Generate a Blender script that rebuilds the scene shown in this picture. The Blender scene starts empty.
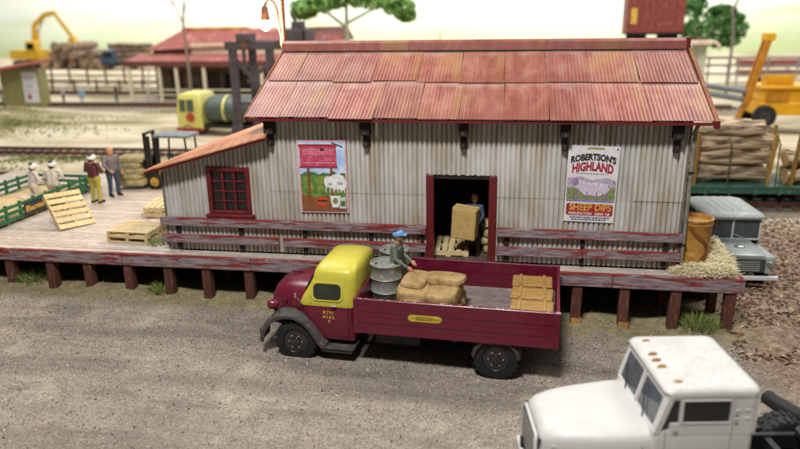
import bpy, bmesh, math, random
from mathutils import Vector, Matrix, noise as mnoise

random.seed(7)
scene = bpy.context.scene
COL = scene.collection
R_ = math.radians

# ------------------------------------------------------------------ camera
PITCH, YAW, ROLL = R_(17.0), R_(9.5), 0.015
fw = Vector((-math.sin(YAW)*math.cos(PITCH), math.cos(YAW)*math.cos(PITCH), -math.sin(PITCH)))
rt0 = Vector((math.cos(YAW), math.sin(YAW), 0)); up0 = rt0.cross(fw)
rt = rt0*math.cos(ROLL) - up0*math.sin(ROLL); up = up0*math.cos(ROLL) + rt0*math.sin(ROLL)
cam_d = bpy.data.cameras.new('camera'); cam = bpy.data.objects.new('camera', cam_d); COL.objects.link(cam)
cam.matrix_world = Matrix(((rt.x, up.x, -fw.x, 1.40), (rt.y, up.y, -fw.y, -18.83), (rt.z, up.z, -fw.z, 8.43), (0, 0, 0, 1)))
cam_d.sensor_width = 36; cam_d.lens = 36*690/800
cam_d.clip_start = 0.1; cam_d.clip_end = 600
cam_d.dof.use_dof = True; cam_d.dof.focus_distance = 18.0; cam_d.dof.aperture_fstop = 0.215
scene.camera = cam

# ------------------------------------------------------------------ world: the soft bounce of an indoor hall
world = bpy.data.worlds.new('World'); scene.world = world; world.use_nodes = True
bg = world.node_tree.nodes['Background']
bg.inputs['Color'].default_value = (1.0, 0.985, 0.965, 1); bg.inputs['Strength'].default_value = 0.1

# ------------------------------------------------------------------ lamps above the table
def area(name, loc, target, size, power, color=(1, 0.95, 0.87), size_y=None):
    d = bpy.data.lights.new(name, 'AREA'); d.energy = power; d.size = size; d.color = color
    if size_y: d.shape = 'RECTANGLE'; d.size_y = size_y
    o = bpy.data.objects.new(name, d); COL.objects.link(o); o.location = loc
    o.rotation_euler = (Vector(target)-Vector(loc)).to_track_quat('-Z', 'Y').to_euler(); o['kind'] = 'helper'
    return o
area('ceiling_lamp_front', (-2, -17, 27), (0, 0, 2), 5, 9500, color=(1, 0.99, 0.975), size_y=3)
area('ceiling_lamp_middle', (-28, 24, 45), (-24, 42, 0), 22, 26000, color=(1, 0.98, 0.94))
area('ceiling_lamp_middle_right', (28, 24, 45), (18, 42, 0), 22, 24000, color=(1, 0.98, 0.94))
area('ceiling_lamp_back', (-20, 85, 60), (-20, 130, 8), 200, 190000, color=(1, 0.99, 0.97), size_y=20)

vs = scene.view_settings
vs.view_transform = 'Standard'; vs.look = 'None'; vs.exposure = 0.0; vs.gamma = 1.0; vs.use_curve_mapping = False
scene.render.engine = 'CYCLES'
scene.cycles.max_bounces = 6; scene.cycles.use_denoising = True

# ------------------------------------------------------------------ colour + material helpers
def lin(h):
    h = h.lstrip('#'); out = []
    for i in (0, 2, 4):
        c = int(h[i:i+2], 16)/255
        out.append(c/12.92 if c <= 0.04045 else ((c+0.055)/1.055)**2.4)
    return tuple(out)
class NT:
    def __init__(s, name):
        s.m = bpy.data.materials.new(name); s.m.use_nodes = True; s.t = s.m.node_tree
        s.b = s.t.nodes['Principled BSDF']; s.tc = None
    def n(s, kind, **kw):
        nd = s.t.nodes.new(kind)
        for k, v in kw.items(): setattr(nd, k, v)
        return nd
    def l(s, a, b): s.t.links.new(a, b)
    def coord(s, scale=(1, 1, 1), which='Object', rot=(0, 0, 0)):
        tc = s.n('ShaderNodeTexCoord'); mp = s.n('ShaderNodeMapping')
        mp.inputs['Scale'].default_value = scale; mp.inputs['Rotation'].default_value = rot
        s.l(tc.outputs[which], mp.inputs['Vector']); return mp.outputs['Vector']
    def noise(s, vec, scale, detail=5, rough=.55, dist=0):
        nd = s.n('ShaderNodeTexNoise'); s.l(vec, nd.inputs['Vector'])
        nd.inputs['Scale'].default_value = scale; nd.inputs['Detail'].default_value = detail
        nd.inputs['Roughness'].default_value = rough; nd.inputs['Distortion'].default_value = dist
        return nd.outputs['Fac']
    def voro(s, vec, scale, out='Color'):
        nd = s.n('ShaderNodeTexVoronoi'); s.l(vec, nd.inputs['Vector']); nd.inputs['Scale'].default_value = scale
        return nd.outputs[out]
    def ramp(s, fac, stops, interp='LINEAR'):
        nd = s.n('ShaderNodeValToRGB'); s.l(fac, nd.inputs['Fac']); cr = nd.color_ramp; cr.interpolation = interp
        while len(cr.elements) < len(stops): cr.elements.new(0.5)
        for e, (p, c) in zip(cr.elements, stops):
            e.position = p; e.color = (c[0], c[1], c[2], 1) if not isinstance(c, (int, float)) else (c, c, c, 1)
        return nd.outputs['Color']
    def mix(s, fac, a, b, mode='MIX'):
        nd = s.n('ShaderNodeMix', data_type='RGBA', blend_type=mode)
        for inp, v in ((nd.inputs[0], fac), (nd.inputs[6], a), (nd.inputs[7], b)):
            if isinstance(v, (int, float)): inp.default_value = v
            elif isinstance(v, tuple): inp.default_value = (*v, 1)
            else: s.l(v, inp)
        return nd.outputs[2]
    def math(s, op, a, b=None, clamp=False):
        nd = s.n('ShaderNodeMath', operation=op, use_clamp=clamp)
        for inp, v in ((nd.inputs[0], a), (nd.inputs[1], b)):
            if v is None: continue
            if isinstance(v, (int, float)): inp.default_value = v
            else: s.l(v, inp)
        return nd.outputs[0]
    def rnd(s): return s.n('ShaderNodeObjectInfo').outputs['Random']
    def vary(s, col, amt):
        hs = s.n('ShaderNodeHueSaturation'); s.l(col, hs.inputs['Color'])
        v = s.math('MULTIPLY_ADD', s.rnd(), 2*amt); v.node.inputs[2].default_value = 1-amt
        s.l(v, hs.inputs['Value']); return hs.outputs['Color']
    def bump(s, h, strength=.3, dist=.02):
        b = s.n('ShaderNodeBump'); b.inputs['Strength'].default_value = strength; b.inputs['Distance'].default_value = dist
        s.l(h, b.inputs['Height']); s.l(b.outputs['Normal'], s.b.inputs['Normal'])
    def out(s, col, rough=.7, metal=0, spec=None, coat=0):
        if isinstance(col, tuple): s.b.inputs['Base Color'].default_value = (*col, 1)
        else: s.l(col, s.b.inputs['Base Color'])
        if isinstance(rough, (int, float)): s.b.inputs['Roughness'].default_value = rough
        else: s.l(rough, s.b.inputs['Roughness'])
        s.b.inputs['Metallic'].default_value = metal
        if spec is not None: s.b.inputs['Specular IOR Level'].default_value = spec
        if coat: s.b.inputs['Coat Weight'].default_value = coat; s.b.inputs['Coat Roughness'].default_value = .12
        return s.m
MATS = {}
def mat(name, c1, c2=None, c3=None, scale=6, rough=.7, metal=0, stretch=(1, 1, 1), bump=0, bdist=.02, vary=0, spec=None, coat=0, detail=6, lo=.35, hi=.65):
    if name in MATS: return MATS[name]
    s = NT(name); c1 = lin(c1) if isinstance(c1, str) else c1
    c2 = (lin(c2) if isinstance(c2, str) else c2) if c2 else tuple(x*.8 for x in c1)
    v = s.coord(stretch); f = s.noise(v, scale, detail)
    stops = [(lo, c1), (hi, c2)]
    if c3: stops = [(lo, c1), ((lo+hi)/2, c2), (hi, lin(c3) if isinstance(c3, str) else c3)]
    col = s.ramp(f, stops)
    if vary: col = s.vary(col, vary)
    if bump: s.bump(f, bump, bdist)
    MATS[name] = s.out(col, rough, metal, spec, coat); return MATS[name]

# ------------------------------------------------------------------ mesh builder
def rotm(rx=0, ry=0, rz=0):
    return Matrix.Rotation(rz, 3, 'Z') @ Matrix.Rotation(ry, 3, 'Y') @ Matrix.Rotation(rx, 3, 'X')
class MB:
    def __init__(s): s.v = []; s.f = []; s.mi = []
    def add(s, vs, fs, m=0):
        b = len(s.v); s.v += [tuple(p) for p in vs]; s.f += [tuple(b+i for i in f) for f in fs]; s.mi += [m]*len(fs); return s
    def box(s, c, d, rot=None, m=0, ch=0):
        c = Vector(c); hx, hy, hz = d[0]/2, d[1]/2, d[2]/2
        if ch:
            ch = min(ch, .45*min(d)); vs = []; idx = {}
            for sx in (-1, 1):
                for sy in (-1, 1):
                    for sz in (-1, 1):
                        for k in range(3):
                            p = [sx*hx, sy*hy, sz*hz]
                            for j in range(3):
                                if j != k: p[j] -= (sx, sy, sz)[j]*ch
                            idx[(sx, sy, sz, k)] = len(vs); vs.append(Vector(p))
            fs = []
            for k in range(3):
                a, b = [j for j in range(3) if j != k]
                for sg in (-1, 1):
                    q = []
                    for (sa, sb) in ((-1, -1), (1, -1), (1, 1), (-1, 1)):
                        t = [0, 0, 0]; t[k] = sg; t[a] = sa; t[b] = sb; q.append(idx[(*t, k)])
                    fs.append(q)
            for k in range(3):          # edges along axis k
                a, b = [j for j in range(3) if j != k]
                for sa in (-1, 1):
                    for sb in (-1, 1):
                        t0 = [0, 0, 0]; t0[a] = sa; t0[b] = sb; t1 = list(t0); t0[k] = -1; t1[k] = 1
                        fs.append([idx[(*t0, a)], idx[(*t0, b)], idx[(*t1, b)], idx[(*t1, a)]])
            for sx in (-1, 1):
                for sy in (-1, 1):
                    for sz in (-1, 1): fs.append([idx[(sx, sy, sz, k)] for k in range(3)])
            ff = []
            for f in fs:                # orient outwards
                n = (vs[f[1]]-vs[f[0]]).cross(vs[f[2]]-vs[f[0]]); ctr = sum((vs[i] for i in f), Vector())/len(f)
                ff.append(f if n.dot(ctr) > 0 else f[::-1])
            fs = ff
        else:
            vs = [Vector((x*hx, y*hy, z*hz)) for x in (-1, 1) for y in (-1, 1) for z in (-1, 1)]
            fs = [(0, 1, 3, 2), (4, 6, 7, 5), (0, 4, 5, 1), (2, 3, 7, 6), (0, 2, 6, 4), (1, 5, 7, 3)]
        if rot is not None: vs = [rot @ p for p in vs]
        return s.add([p+c for p in vs], fs, m)
    def bb(s, x0, x1, y0, y1, z0, z1, m=0, ch=0):
        return s.box(((x0+x1)/2, (y0+y1)/2, (z0+z1)/2), (abs(x1-x0), abs(y1-y0), abs(z1-z0)), None, m, ch)
    def bar(s, p0, p1, w, h, m=0, ch=0, upv=(0, 0, 1)):
        p0, p1 = Vector(p0), Vector(p1); d = p1-p0; L = d.length; x = d/L; u = Vector(upv)
        if abs(x.dot(u)) > .98: u = Vector((0, 1, 0))
        y = u.cross(x).normalized(); z = x.cross(y)
        return s.box((p0+p1)/2, (L, w, h), Matrix((x, y, z)).transposed(), m, ch)
    def path(s, pts, rr, n=8, m=0, caps=True, sq=1.0):
        pts = [Vector(p) for p in pts]; k = len(pts)
        if isinstance(rr, (int, float)): rr = [rr]*k
        vs = []; fs = []; u = None
        for i, p in enumerate(pts):
            t = (pts[min(i+1, k-1)]-pts[max(i-1, 0)]).normalized()
            if u is None:
                u = Vector((0, 0, 1)) if abs(t.z) < .9 else Vector((1, 0, 0))
            u = (u - t*u.dot(t)).normalized(); w = t.cross(u)
            for j in range(n):
                a = 2*math.pi*(j+.5)/n; vs.append(p + (u*math.cos(a)+w*math.sin(a)*sq)*rr[i])
        for i in range(k-1):
            for j in range(n):
                fs.append((i*n+j, i*n+(j+1) % n, (i+1)*n+(j+1) % n, (i+1)*n+j))
        if caps: fs.append(tuple(range(n))[::-1]); fs.append(tuple((k-1)*n+j for j in range(n)))
        return s.add(vs, fs, m)
    def tube(s, p0, p1, r0, r1=None, n=10, m=0): return s.path([p0, p1], [r0, r0 if r1 is None else r1], n, m)
    def lathe(s, prof, c=(0, 0, 0), n=24, rot=None, m=0, mfun=None, caps=True):
        c = Vector(c); vs = []; fs = []
        for (r, z) in prof:
            for j in range(n):
                a = 2*math.pi*j/n; p = Vector((r*math.cos(a), r*math.sin(a), z)); vs.append((rot @ p if rot else p)+c)
        b = len(s.v); s.v += [tuple(p) for p in vs]
        for i in range(len(prof)-1):
            mm = mfun(i) if mfun else m
            for j in range(n):
                s.f.append((b+i*n+j, b+i*n+(j+1) % n, b+(i+1)*n+(j+1) % n, b+(i+1)*n+j)); s.mi.append(mm)
        if caps and prof[0][0] > 1e-5: s.f.append(tuple(b+j for j in range(n))[::-1]); s.mi.append(mfun(0) if mfun else m)
        if caps and prof[-1][0] > 1e-5: s.f.append(tuple(b+(len(prof)-1)*n+j for j in range(n))); s.mi.append(mfun(len(prof)-2) if mfun else m)
        return s
    def loft(s, secs, m=0, caps=True):
        n = len(secs[0]); vs = [p for sec in secs for p in sec]; fs = []
        for i in range(len(secs)-1):
            for j in range(n): fs.append((i*n+j, i*n+(j+1) % n, (i+1)*n+(j+1) % n, (i+1)*n+j))
        if caps: fs.append(tuple(range(n))[::-1]); fs.append(tuple((len(secs)-1)*n+j for j in range(n)))
        return s.add(vs, fs, m)
    def prism(s, poly, axis, a, b, m=0):
        def P(u, v, t): return ((t, u, v), (u, t, v), (u, v, t))[axis]
        n = len(poly); vs = [P(u, v, a) for u, v in poly]+[P(u, v, b) for u, v in poly]
        fs = [(i, (i+1) % n, n+(i+1) % n, n+i) for i in range(n)]+[tuple(range(n))[::-1], tuple(range(n, 2*n))]
        return s.add(vs, fs, m)
    def ell(s, c, r, n=12, k=8, rot=None, m=0, jit=0, e=1.0, seed=0):
        c = Vector(c); vs = []; fs = []
        def sp(x): return math.copysign(abs(x)**e, x)
        for i in range(k+1):
            th = math.pi*i/k
            for j in range(n):
                a = 2*math.pi*j/n
                p = Vector((r[0]*sp(math.sin(th))*sp(math.cos(a)), r[1]*sp(math.sin(th))*sp(math.sin(a)), -r[2]*sp(math.cos(th))))
                if jit:
                    q = p*2.2+Vector((seed*7.1, seed*3.3, 0)); p = p*(1+jit*mnoise.noise(q)*1.0+jit*.5*mnoise.noise(q*3))
                vs.append((rot @ p if rot else p)+c)
        for i in range(k):
            for j in range(n): fs.append((i*n+j, i*n+(j+1) % n, (i+1)*n+(j+1) % n, (i+1)*n+j))
        return s.add(vs, fs, m)
    def mesh(s, name, mats, smooth=None):
        me = bpy.data.meshes.new(name); me.from_pydata(s.v, [], s.f)
        for m in (mats if isinstance(mats, (list, tuple)) else [mats]): me.materials.append(m)
        if any(s.mi): me.polygons.foreach_set('material_index', s.mi)
        bm = bmesh.new(); bm.from_mesh(me); bmesh.ops.remove_doubles(bm, verts=bm.verts, dist=1e-5)
        bmesh.ops.recalc_face_normals(bm, faces=bm.faces); bm.to_mesh(me); bm.free()
        if smooth is not None:
            me.shade_smooth(); me.set_sharp_from_angle(angle=R_(smooth))
        return me
    def build(s, name, mats, parent=None, smooth=None, bevel=0):
        o = bpy.data.objects.new(name, s.mesh(name, mats, smooth)); COL.objects.link(o)
        if parent: o.parent = parent
        if bevel:
            md = o.modifiers.new('bevel', 'BEVEL'); md.width = bevel; md.segments = 2; md.limit_method = 'ANGLE'; md.angle_limit = R_(40)
        return o
def rrect(x0, x1, y0, y1, r, z=0, n=4):
    pts = []
    for (cx, cy, a0) in ((x1-r, y1-r, 0), (x0+r, y1-r, 90), (x0+r, y0+r, 180), (x1-r, y0+r, 270)):
        for i in range(n+1):
            a = R_(a0+90*i/n); pts.append((cx+r*math.cos(a), cy+r*math.sin(a), z))
    return pts
def thing(name, label, cat, loc=(0, 0, 0), rz=0, group=None):
    o = bpy.data.objects.new(name, None); COL.objects.link(o); o.location = loc; o.rotation_euler = (0, 0, rz)
    o.empty_display_size = .2; return tag(o, label, cat, group)
def tag(o, label, cat, group=None, kind=None):
    o['label'] = label; o['category'] = cat
    if group: o['group'] = group
    if kind: o['kind'] = kind
    return o
def struct(o): o['kind'] = 'structure'; return o
def stuff(o): o['kind'] = 'stuff'; return o
def inst(me, name, parent, loc=(0, 0, 0), rot=(0, 0, 0), sc=(1, 1, 1)):
    o = bpy.data.objects.new(name, me); COL.objects.link(o); o.parent = parent; o.location = loc; o.rotation_euler = rot; o.scale = sc; return o
def copy_tree(o, parent=None):
    c = o.copy(); COL.objects.link(c); c.parent = parent
    for ch in list(o.children): copy_tree(ch, c)
    return c
def text_geo(txt, size, bold=0.0):
    cu = bpy.data.curves.new('t', 'FONT'); cu.body = txt; cu.size = size; cu.offset = bold; cu.resolution_u = 3; cu.fill_mode = 'FRONT'
    o = bpy.data.objects.new('t', cu); COL.objects.link(o)
    me = bpy.data.meshes.new_from_object(o.evaluated_get(bpy.context.evaluated_depsgraph_get()))
    vs = [v.co.copy() for v in me.vertices]; fs = [tuple(p.vertices) for p in me.polygons]
    bpy.data.objects.remove(o); bpy.data.curves.remove(cu); bpy.data.meshes.remove(me)
    return vs, fs
def flat_text(mb, txt, x, z, size, y, width=None, height=None, arc=0, bold=0, m=0):
    """text centred on (x, z) in the XZ plane facing -Y"""
    vs, fs = text_geo(txt, size, bold)
    x0 = min(v.x for v in vs); x1 = max(v.x for v in vs); y0 = min(v.y for v in vs); y1 = max(v.y for v in vs)
    sx = width/(x1-x0) if width else 1; sy = height/(y1-y0) if height else 1; out = []
    W = (x1-x0)*sx
    for v in vs:
        u = (v.x-(x0+x1)/2)*sx; w = (v.y-(y0+y1)/2)*sy
        w -= arc*(2*u/W)**2
        out.append((x+u, y, z+w))
    mb.add(out, fs, m)

# ------------------------------------------------------------------ shared materials
def wood(name, c1, c2, along='x', rough=.8, vary=.15, c3=None, bump=.25):
    st = {'x': (1, 9, 9), 'y': (9, 1, 9), 'z': (9, 9, 1)}[along]
    return mat(name, c1, c2, c3, scale=2.2, stretch=st, rough=rough, vary=vary, bump=bump, bdist=.012)
def peeled(name, along='x'):
    """weathered grey timber with the remains of red paint"""
    s = NT(name); st = {'x': (1, 8, 8), 'z': (8, 8, 1)}[along]
    v = s.coord(st); g = s.noise(v, 2.5, 8, .65)
    grey = s.ramp(g, [(.3, lin('#5a4a48')), (.5, lin('#86757a')), (.7, lin('#a89a98'))])
    v2 = s.coord((.55, 5, 5) if along == 'x' else (5, 5, .55)); r = s.noise(v2, 1.3, 10, .72, .4)
    gz = s.n('ShaderNodeSeparateXYZ'); s.l(s.coord((1, 1, 1), 'Generated'), gz.inputs[0])
    edge = s.ramp(gz.outputs[2], [(.8, 0.0), (.95, 1.0)])
    r = s.math('ADD', r, s.math('MULTIPLY', edge, .09))
    mask = s.ramp(r, [(.52, 0.0), (.57, 1.0)])
    red = s.ramp(g, [(.3, lin('#6a1714')), (.7, lin('#8e2c24'))])
    s.bump(s.math('ADD', g, mask), .35, .012)
    return s.out(s.mix(mask, grey, red), .75)
M_peel = peeled('peeled_red_paint')
M_post = wood('post_timber', '#6a3a2c', '#4a2820', 'z', c3='#7d4a38')
M_postend = wood('bare_post_foot', '#b98a4a', '#a07038', 'z')
M_deck = wood('deck_timber', '#c2b4a6', '#a4968c', 'x', c3='#d2c6b8', vary=.12)
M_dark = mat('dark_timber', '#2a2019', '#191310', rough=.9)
M_red = mat('red_paint', '#6e1a1d', '#581417', scale=4, rough=.5, bump=.1)
M_black = mat('black_rubber', '#1a1a1b', '#111112', rough=.65)
M_blackm = mat('black_paint', '#1c1d1f', '#121314', rough=.35)
M_gloss = mat('gloss_black', '#2e2e31', '#1c1c1e', rough=.3, coat=.3)
M_glass = mat('dark_glass', '#14181a', '#0c0f10', rough=.08, spec=.6)
M_cabglass = mat('cab_glass', '#30342c', '#1e221d', scale=2, rough=.06, spec=.8)
M_chrome = mat('bright_metal', '#c8c8c6', '#a8a8a6', rough=.25, metal=.8)
M_pallet = wood('pallet_pine', '#d6c394', '#bfa674', 'x', c3='#e2d3ac', vary=.1)
def sacking(name, a, b, c):
    s = NT(name); n = s.noise(s.coord(), 3.5, 8, .7); w = s.n('ShaderNodeTexWave', wave_type='BANDS', bands_direction='X'); s.l(s.coord(), w.inputs['Vector']); w.inputs['Scale'].default_value = 14; w.inputs['Distortion'].default_value = 3; w.inputs['Detail'].default_value = 3
    col = s.ramp(n, [(.34, lin(a)), (.5, lin(b)), (.68, lin(c))]); cr = s.noise(s.coord((1, 2.2, 1)), 2.6, 6, .7, 1.2)
    s.bump(s.math('ADD', s.math('MULTIPLY', w.outputs['Fac'], .12), s.math('MULTIPLY', cr, 1.6)), .6, .05)
    return s.out(s.vary(col, .08), .92, 0, .2)
M_sack = sacking('tan_sacking', '#836a44', '#a4875a', '#b4996c')
M_skin = mat('skin_paint', '#c58d6a', '#b57c5a', rough=.55)
M_straw = mat('straw', '#e6dcba', '#d6c89c', c3='#efe8cc', scale=14, rough=.95)

def wall_mat():
    s = NT('galvanised_sheet'); v = s.coord((1.6, 1, .5)); f = s.noise(v, 1.2, 5, .55)
    base = s.ramp(f, [(.3, lin('#a8a398')), (.48, lin('#bebbb4')), (.7, lin('#cdcbc8'))])
    v2 = s.coord((2.4, 1, .28)); st = s.noise(v2, .9, 6, .65, .3)
    rust = s.ramp(st, [(.46, 0.0), (.66, 1.0)])
    col = s.mix(s.math('MULTIPLY', rust, .6), base, lin('#967c48'))
    fine = s.noise(s.coord((14, 1, .8)), 1.2, 4, .6); fm = s.ramp(fine, [(.55, 0.0), (.7, 1.0)])
    col = s.mix(s.math('MULTIPLY', fm, .14), col, lin('#7c6e56'))
    sp = s.noise(s.coord(), 6, 6, .7); spm = s.ramp(sp, [(.66, 0.0), (.74, 1.0)])
    col = s.mix(s.math('MULTIPLY', spm, .4), col, lin('#6a5540'))
    col = s.vary(col, .05)
    return s.out(col, .6, .1)
M_wall = wall_mat()
def roof_mat(name='rusty_red_roofing', lean=False):
    s = NT(name); v = s.coord((2.2, .6, .6)); f = s.noise(v, 1.2, 8, .66)
    if lean: stops = [(.28, lin('#8a4026')), (.45, lin('#b06a40')), (.6, lin('#c48a58')), (.75, lin('#a04c30'))]
    else: stops = [(.26, lin('#6a2a23')), (.42, lin('#894238')), (.56, lin('#9c5e50')), (.74, lin('#a47866'))]
    base = s.ramp(f, stops)
    v2 = s.coord((.55, .35, .35)); st = s.noise(v2, 1.6, 5, .6, .6); om = s.ramp(st, [(.54, 0.0), (.66, 1.0)])
    col = s.mix(s.math('MULTIPLY', om, .75), base, lin('#9c7042'))
    v3 = s.coord((1.2, .8, .8)); ch = s.noise(v3, 1.9, 7, .7); cm = s.ramp(ch, [(.55, 0.0), (.72, 1.0)])
    col = s.mix(s.math('MULTIPLY', cm, .42), col, lin('#ac928a'))
    sc = s.noise(s.coord((14, 1, 1)), 1.5, 6, .7); sm = s.ramp(sc, [(.6, 0.0), (.7, 1.0)])
    col = s.mix(s.math('MULTIPLY', sm, .32), col, lin('#6a1c1a'))
    if not lean:      # ochre rust bands down the right-hand lap of some sheets
        gx = s.n('ShaderNodeSeparateXYZ'); s.l(s.coord((1, 1, 1), 'Generated'), gx.inputs[0])
        wob = s.math('ADD', gx.outputs[0], s.math('MULTIPLY', s.math('SUBTRACT', st, .5), .22))
        band = s.ramp(wob, [(.78, 0.0), (.86, 1.0)]); pick = s.ramp(s.rnd(), [(.35, 0.0), (.55, 1.0)])
        col = s.mix(s.math('MULTIPLY', s.math('MULTIPLY', band, pick), .5), col, lin('#96703f'))
    if not lean:      # chalky bloom along the upper edge of each sheet
        top_ = s.ramp(s.math('ADD', gx.outputs[1], s.math('MULTIPLY', s.math('SUBTRACT', ch, .5), .5)), [(.74, 0.0), (.9, 1.0)])
        col = s.mix(s.math('MULTIPLY', top_, .45), col, lin('#b9a29a'))
        low_ = s.ramp(s.math('ADD', gx.outputs[1], s.math('MULTIPLY', s.math('SUBTRACT', f, .5), .6)), [(.12, 1.0), (.32, 0.0)])
        col = s.mix(s.math('MULTIPLY', low_, .4), col, lin('#6a2018'))
    tint = s.ramp(s.math('FRACT', s.math('MULTIPLY', s.rnd(), 7.31)), [(.0, lin('#8c3a30')), (.35, lin('#9a6a5c')), (.7, lin('#8a5c3c')), (1, lin('#a07c70'))])
    col = s.mix(.2, col, tint)
    col = s.vary(col, .14)
    return s.out(col, .42, 0, .5)
M_roof = roof_mat(); M_leanroof = roof_mat('rust_orange_roofing', True)

# ================================================================== SETTING
def gh(x, y):
    """ground height"""
    f = max(0, min(1, (12-y)/8))
    z = -0.0165*x*f if x < 8 else (-0.132)*f
    if x < -9 and y > 7: z += .15*min(1, (y-7)/4)
    if -1.7 < y < 3 and x < 9:
        t = math.sin(math.pi*min(1, max(0, (y+1.7)/3.2)))
        z += t*(.13+.2*mnoise.noise((x*.9, y*.9, 3.1)))
    z += .03*mnoise.noise((x*.35, y*.35, 0)) + .012*mnoise.noise((x*1.7, y*1.7, 5))
    if y > 9 and x < -14:
        z += 1.0*math.exp(-(((x+36)/9)**2+((y-27.5)/3.2)**2)) + .5*math.exp(-(((x+24)/5)**2+((y-17.2)/1.2)**2)) + .6*math.exp(-(((x+50)/8)**2+((y-31)/3)**2))
    if y > 16: z += .35*mnoise.noise((x*.07, y*.07, 9))*min(1, (y-16)/12)
    return z
def grid_ground():
    def axis(parts):
        out = []
        for a, b, st in parts:
            n = max(1, round((b-a)/st)); out += [a+(b-a)*i/n for i in range(n)]
        return out+[parts[-1][1]]
    xs = axis([(-260, -60, 10), (-60, -18, 1.2), (-18, 16, .22), (16, 60, 1.5), (60, 240, 12)])
    ys = axis([(-60, -16, 4), (-16, 6, .22), (6, 20, .6), (20, 60, 1.5), (60, 140, 4)])
    vs = [(x, y, gh(x, y)) for y in ys for x in xs]; w = len(xs)
    fs = [(j*w+i, j*w+i+1, (j+1)*w+i+1, (j+1)*w+i) for j in range(len(ys)-1) for i in range(w-1)]
    s = NT('layout_ground'); v = s.coord()
    sep = s.n('ShaderNodeSeparateXYZ'); s.l(v, sep.inputs[0]); X, Y = sep.outputs[0], sep.outputs[1]
    big = s.noise(v, .35, 6, .6); mid = s.noise(v, 2.2, 6, .65); fine = s.noise(v, 26, 3, .7)
    cell = s.voro(v, 34); cs = s.n('ShaderNodeSeparateColor'); s.l(cell, cs.inputs[0]); cr = cs.outputs[0]
    gravel = s.ramp(mid, [(.3, lin('#696259')), (.5, lin('#7f786e')), (.7, lin('#938b80'))])
    grain = s.ramp(cr, [(0, lin('#443b34')), (.12, lin('#786f64')), (.5, lin('#958b7f')), (.78, lin('#aea493')), (.9, lin('#7e5447')), (1, lin('#cbc1b0'))])
    gravel = s.mix(.55, gravel, grain)
    tr = s.noise(s.coord((.18, 1.1, 1)), 1.25, 5, .6, .4); tm = s.ramp(tr, [(.5, 0.0), (.66, 1.0)])
    gravel = s.mix(s.math('MULTIPLY', tm, .55), gravel, lin('#5c564f'))
    for yc, wd in ((-2.9, .42), (-5.1, .5), (-7.9, .55)):         # worn wheel ruts along the road
        dy = s.math('ABSOLUTE', s.math('SUBTRACT', s.math('ADD', Y, s.math('MULTIPLY', s.math('SUBTRACT', big, .5), 1.6)), yc))
        rm = s.n('ShaderNodeMapRange'); s.l(dy, rm.inputs[0]); rm.inputs[1].default_value = wd; rm.inputs[2].default_value = wd*.2
        gravel = s.mix(s.math('MULTIPLY', s.math('MULTIPLY', rm.outputs[0], mid), .7), gravel, lin('#5a544d'))
    yel = s.ramp(s.noise(v, .55, 4, .6), [(.56, 0.0), (.68, 1.0)])
    gravel = s.mix(s.math('MULTIPLY', yel, .3), gravel, lin('#b9b199'))
    # mossy verge along the platform
    yy = s.math('ADD', Y, s.math('MULTIPLY', s.math('SUBTRACT', mid, .5), 1.6))
    verge = s.n('ShaderNodeMapRange'); s.l(yy, verge.inputs[0]); verge.inputs[1].default_value = -1.45; verge.inputs[2].default_value = -.85
    vcol = s.ramp(s.noise(v, 3.4, 7, .7), [(.32, lin('#5f5f34')), (.48, lin('#837a50')), (.6, lin('#9a8f68')), (.75, lin('#787a44'))])
    vcol = s.mix(.3, vcol, grain)
    col = s.mix(verge.outputs[0], gravel, vcol)
    # leaf litter at the right
    lx = s.math('ADD', X, s.math('MULTIPLY', s.math('SUBTRACT', big, .5), 3)); lm = s.n('ShaderNodeMapRange')
    s.l(lx, lm.inputs[0]); lm.inputs[1].default_value = 7.2; lm.inputs[2].default_value = 8.6
    ly = s.math('ADD', Y, s.math('MULTIPLY', s.math('SUBTRACT', mid, .5), 4)); lm2 = s.n('ShaderNodeMapRange')
    s.l(ly, lm2.inputs[0]); lm2.inputs[1].default_value = -4.6; lm2.inputs[2].default_value = -3.2
    litter = s.ramp(s.noise(v, 5, 6, .7), [(.3, lin('#5c4236')), (.5, lin('#867060')), (.68, lin('#ac9a80'))])
    col = s.mix(s.math('MULTIPLY', lm.outputs[0], lm2.outputs[0]), col, litter)
    # pale sandy yard behind
    fm = s.n('ShaderNodeMapRange'); s.l(yy, fm.inputs[0]); fm.inputs[1].default_value = 9; fm.inputs[2].default_value = 12
    far = s.ramp(s.noise(s.coord((.4, 1, 1)), .28, 6, .6, .3), [(.26, lin('#6b6a3c')), (.38, lin('#8f8762')), (.46, lin('#b0a386')), (.54, lin('#c4b79e')), (.62, lin('#cbc3ab')), (.7, lin('#a59d74')), (.8, lin('#7f8048'))])
    col = s.mix(fm.outputs[0], col, far)
    s.bump(s.math('ADD', fine, s.math('MULTIPLY', cr, .6)), .5, .02)
    m = s.out(col, .95, 0, .2)
    me = bpy.data.meshes.new('ground'); me.from_pydata(vs, [], fs); me.materials.append(m); me.shade_smooth()
    o = bpy.data.objects.new('ground', me); COL.objects.link(o); struct(o)
grid_ground()

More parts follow.
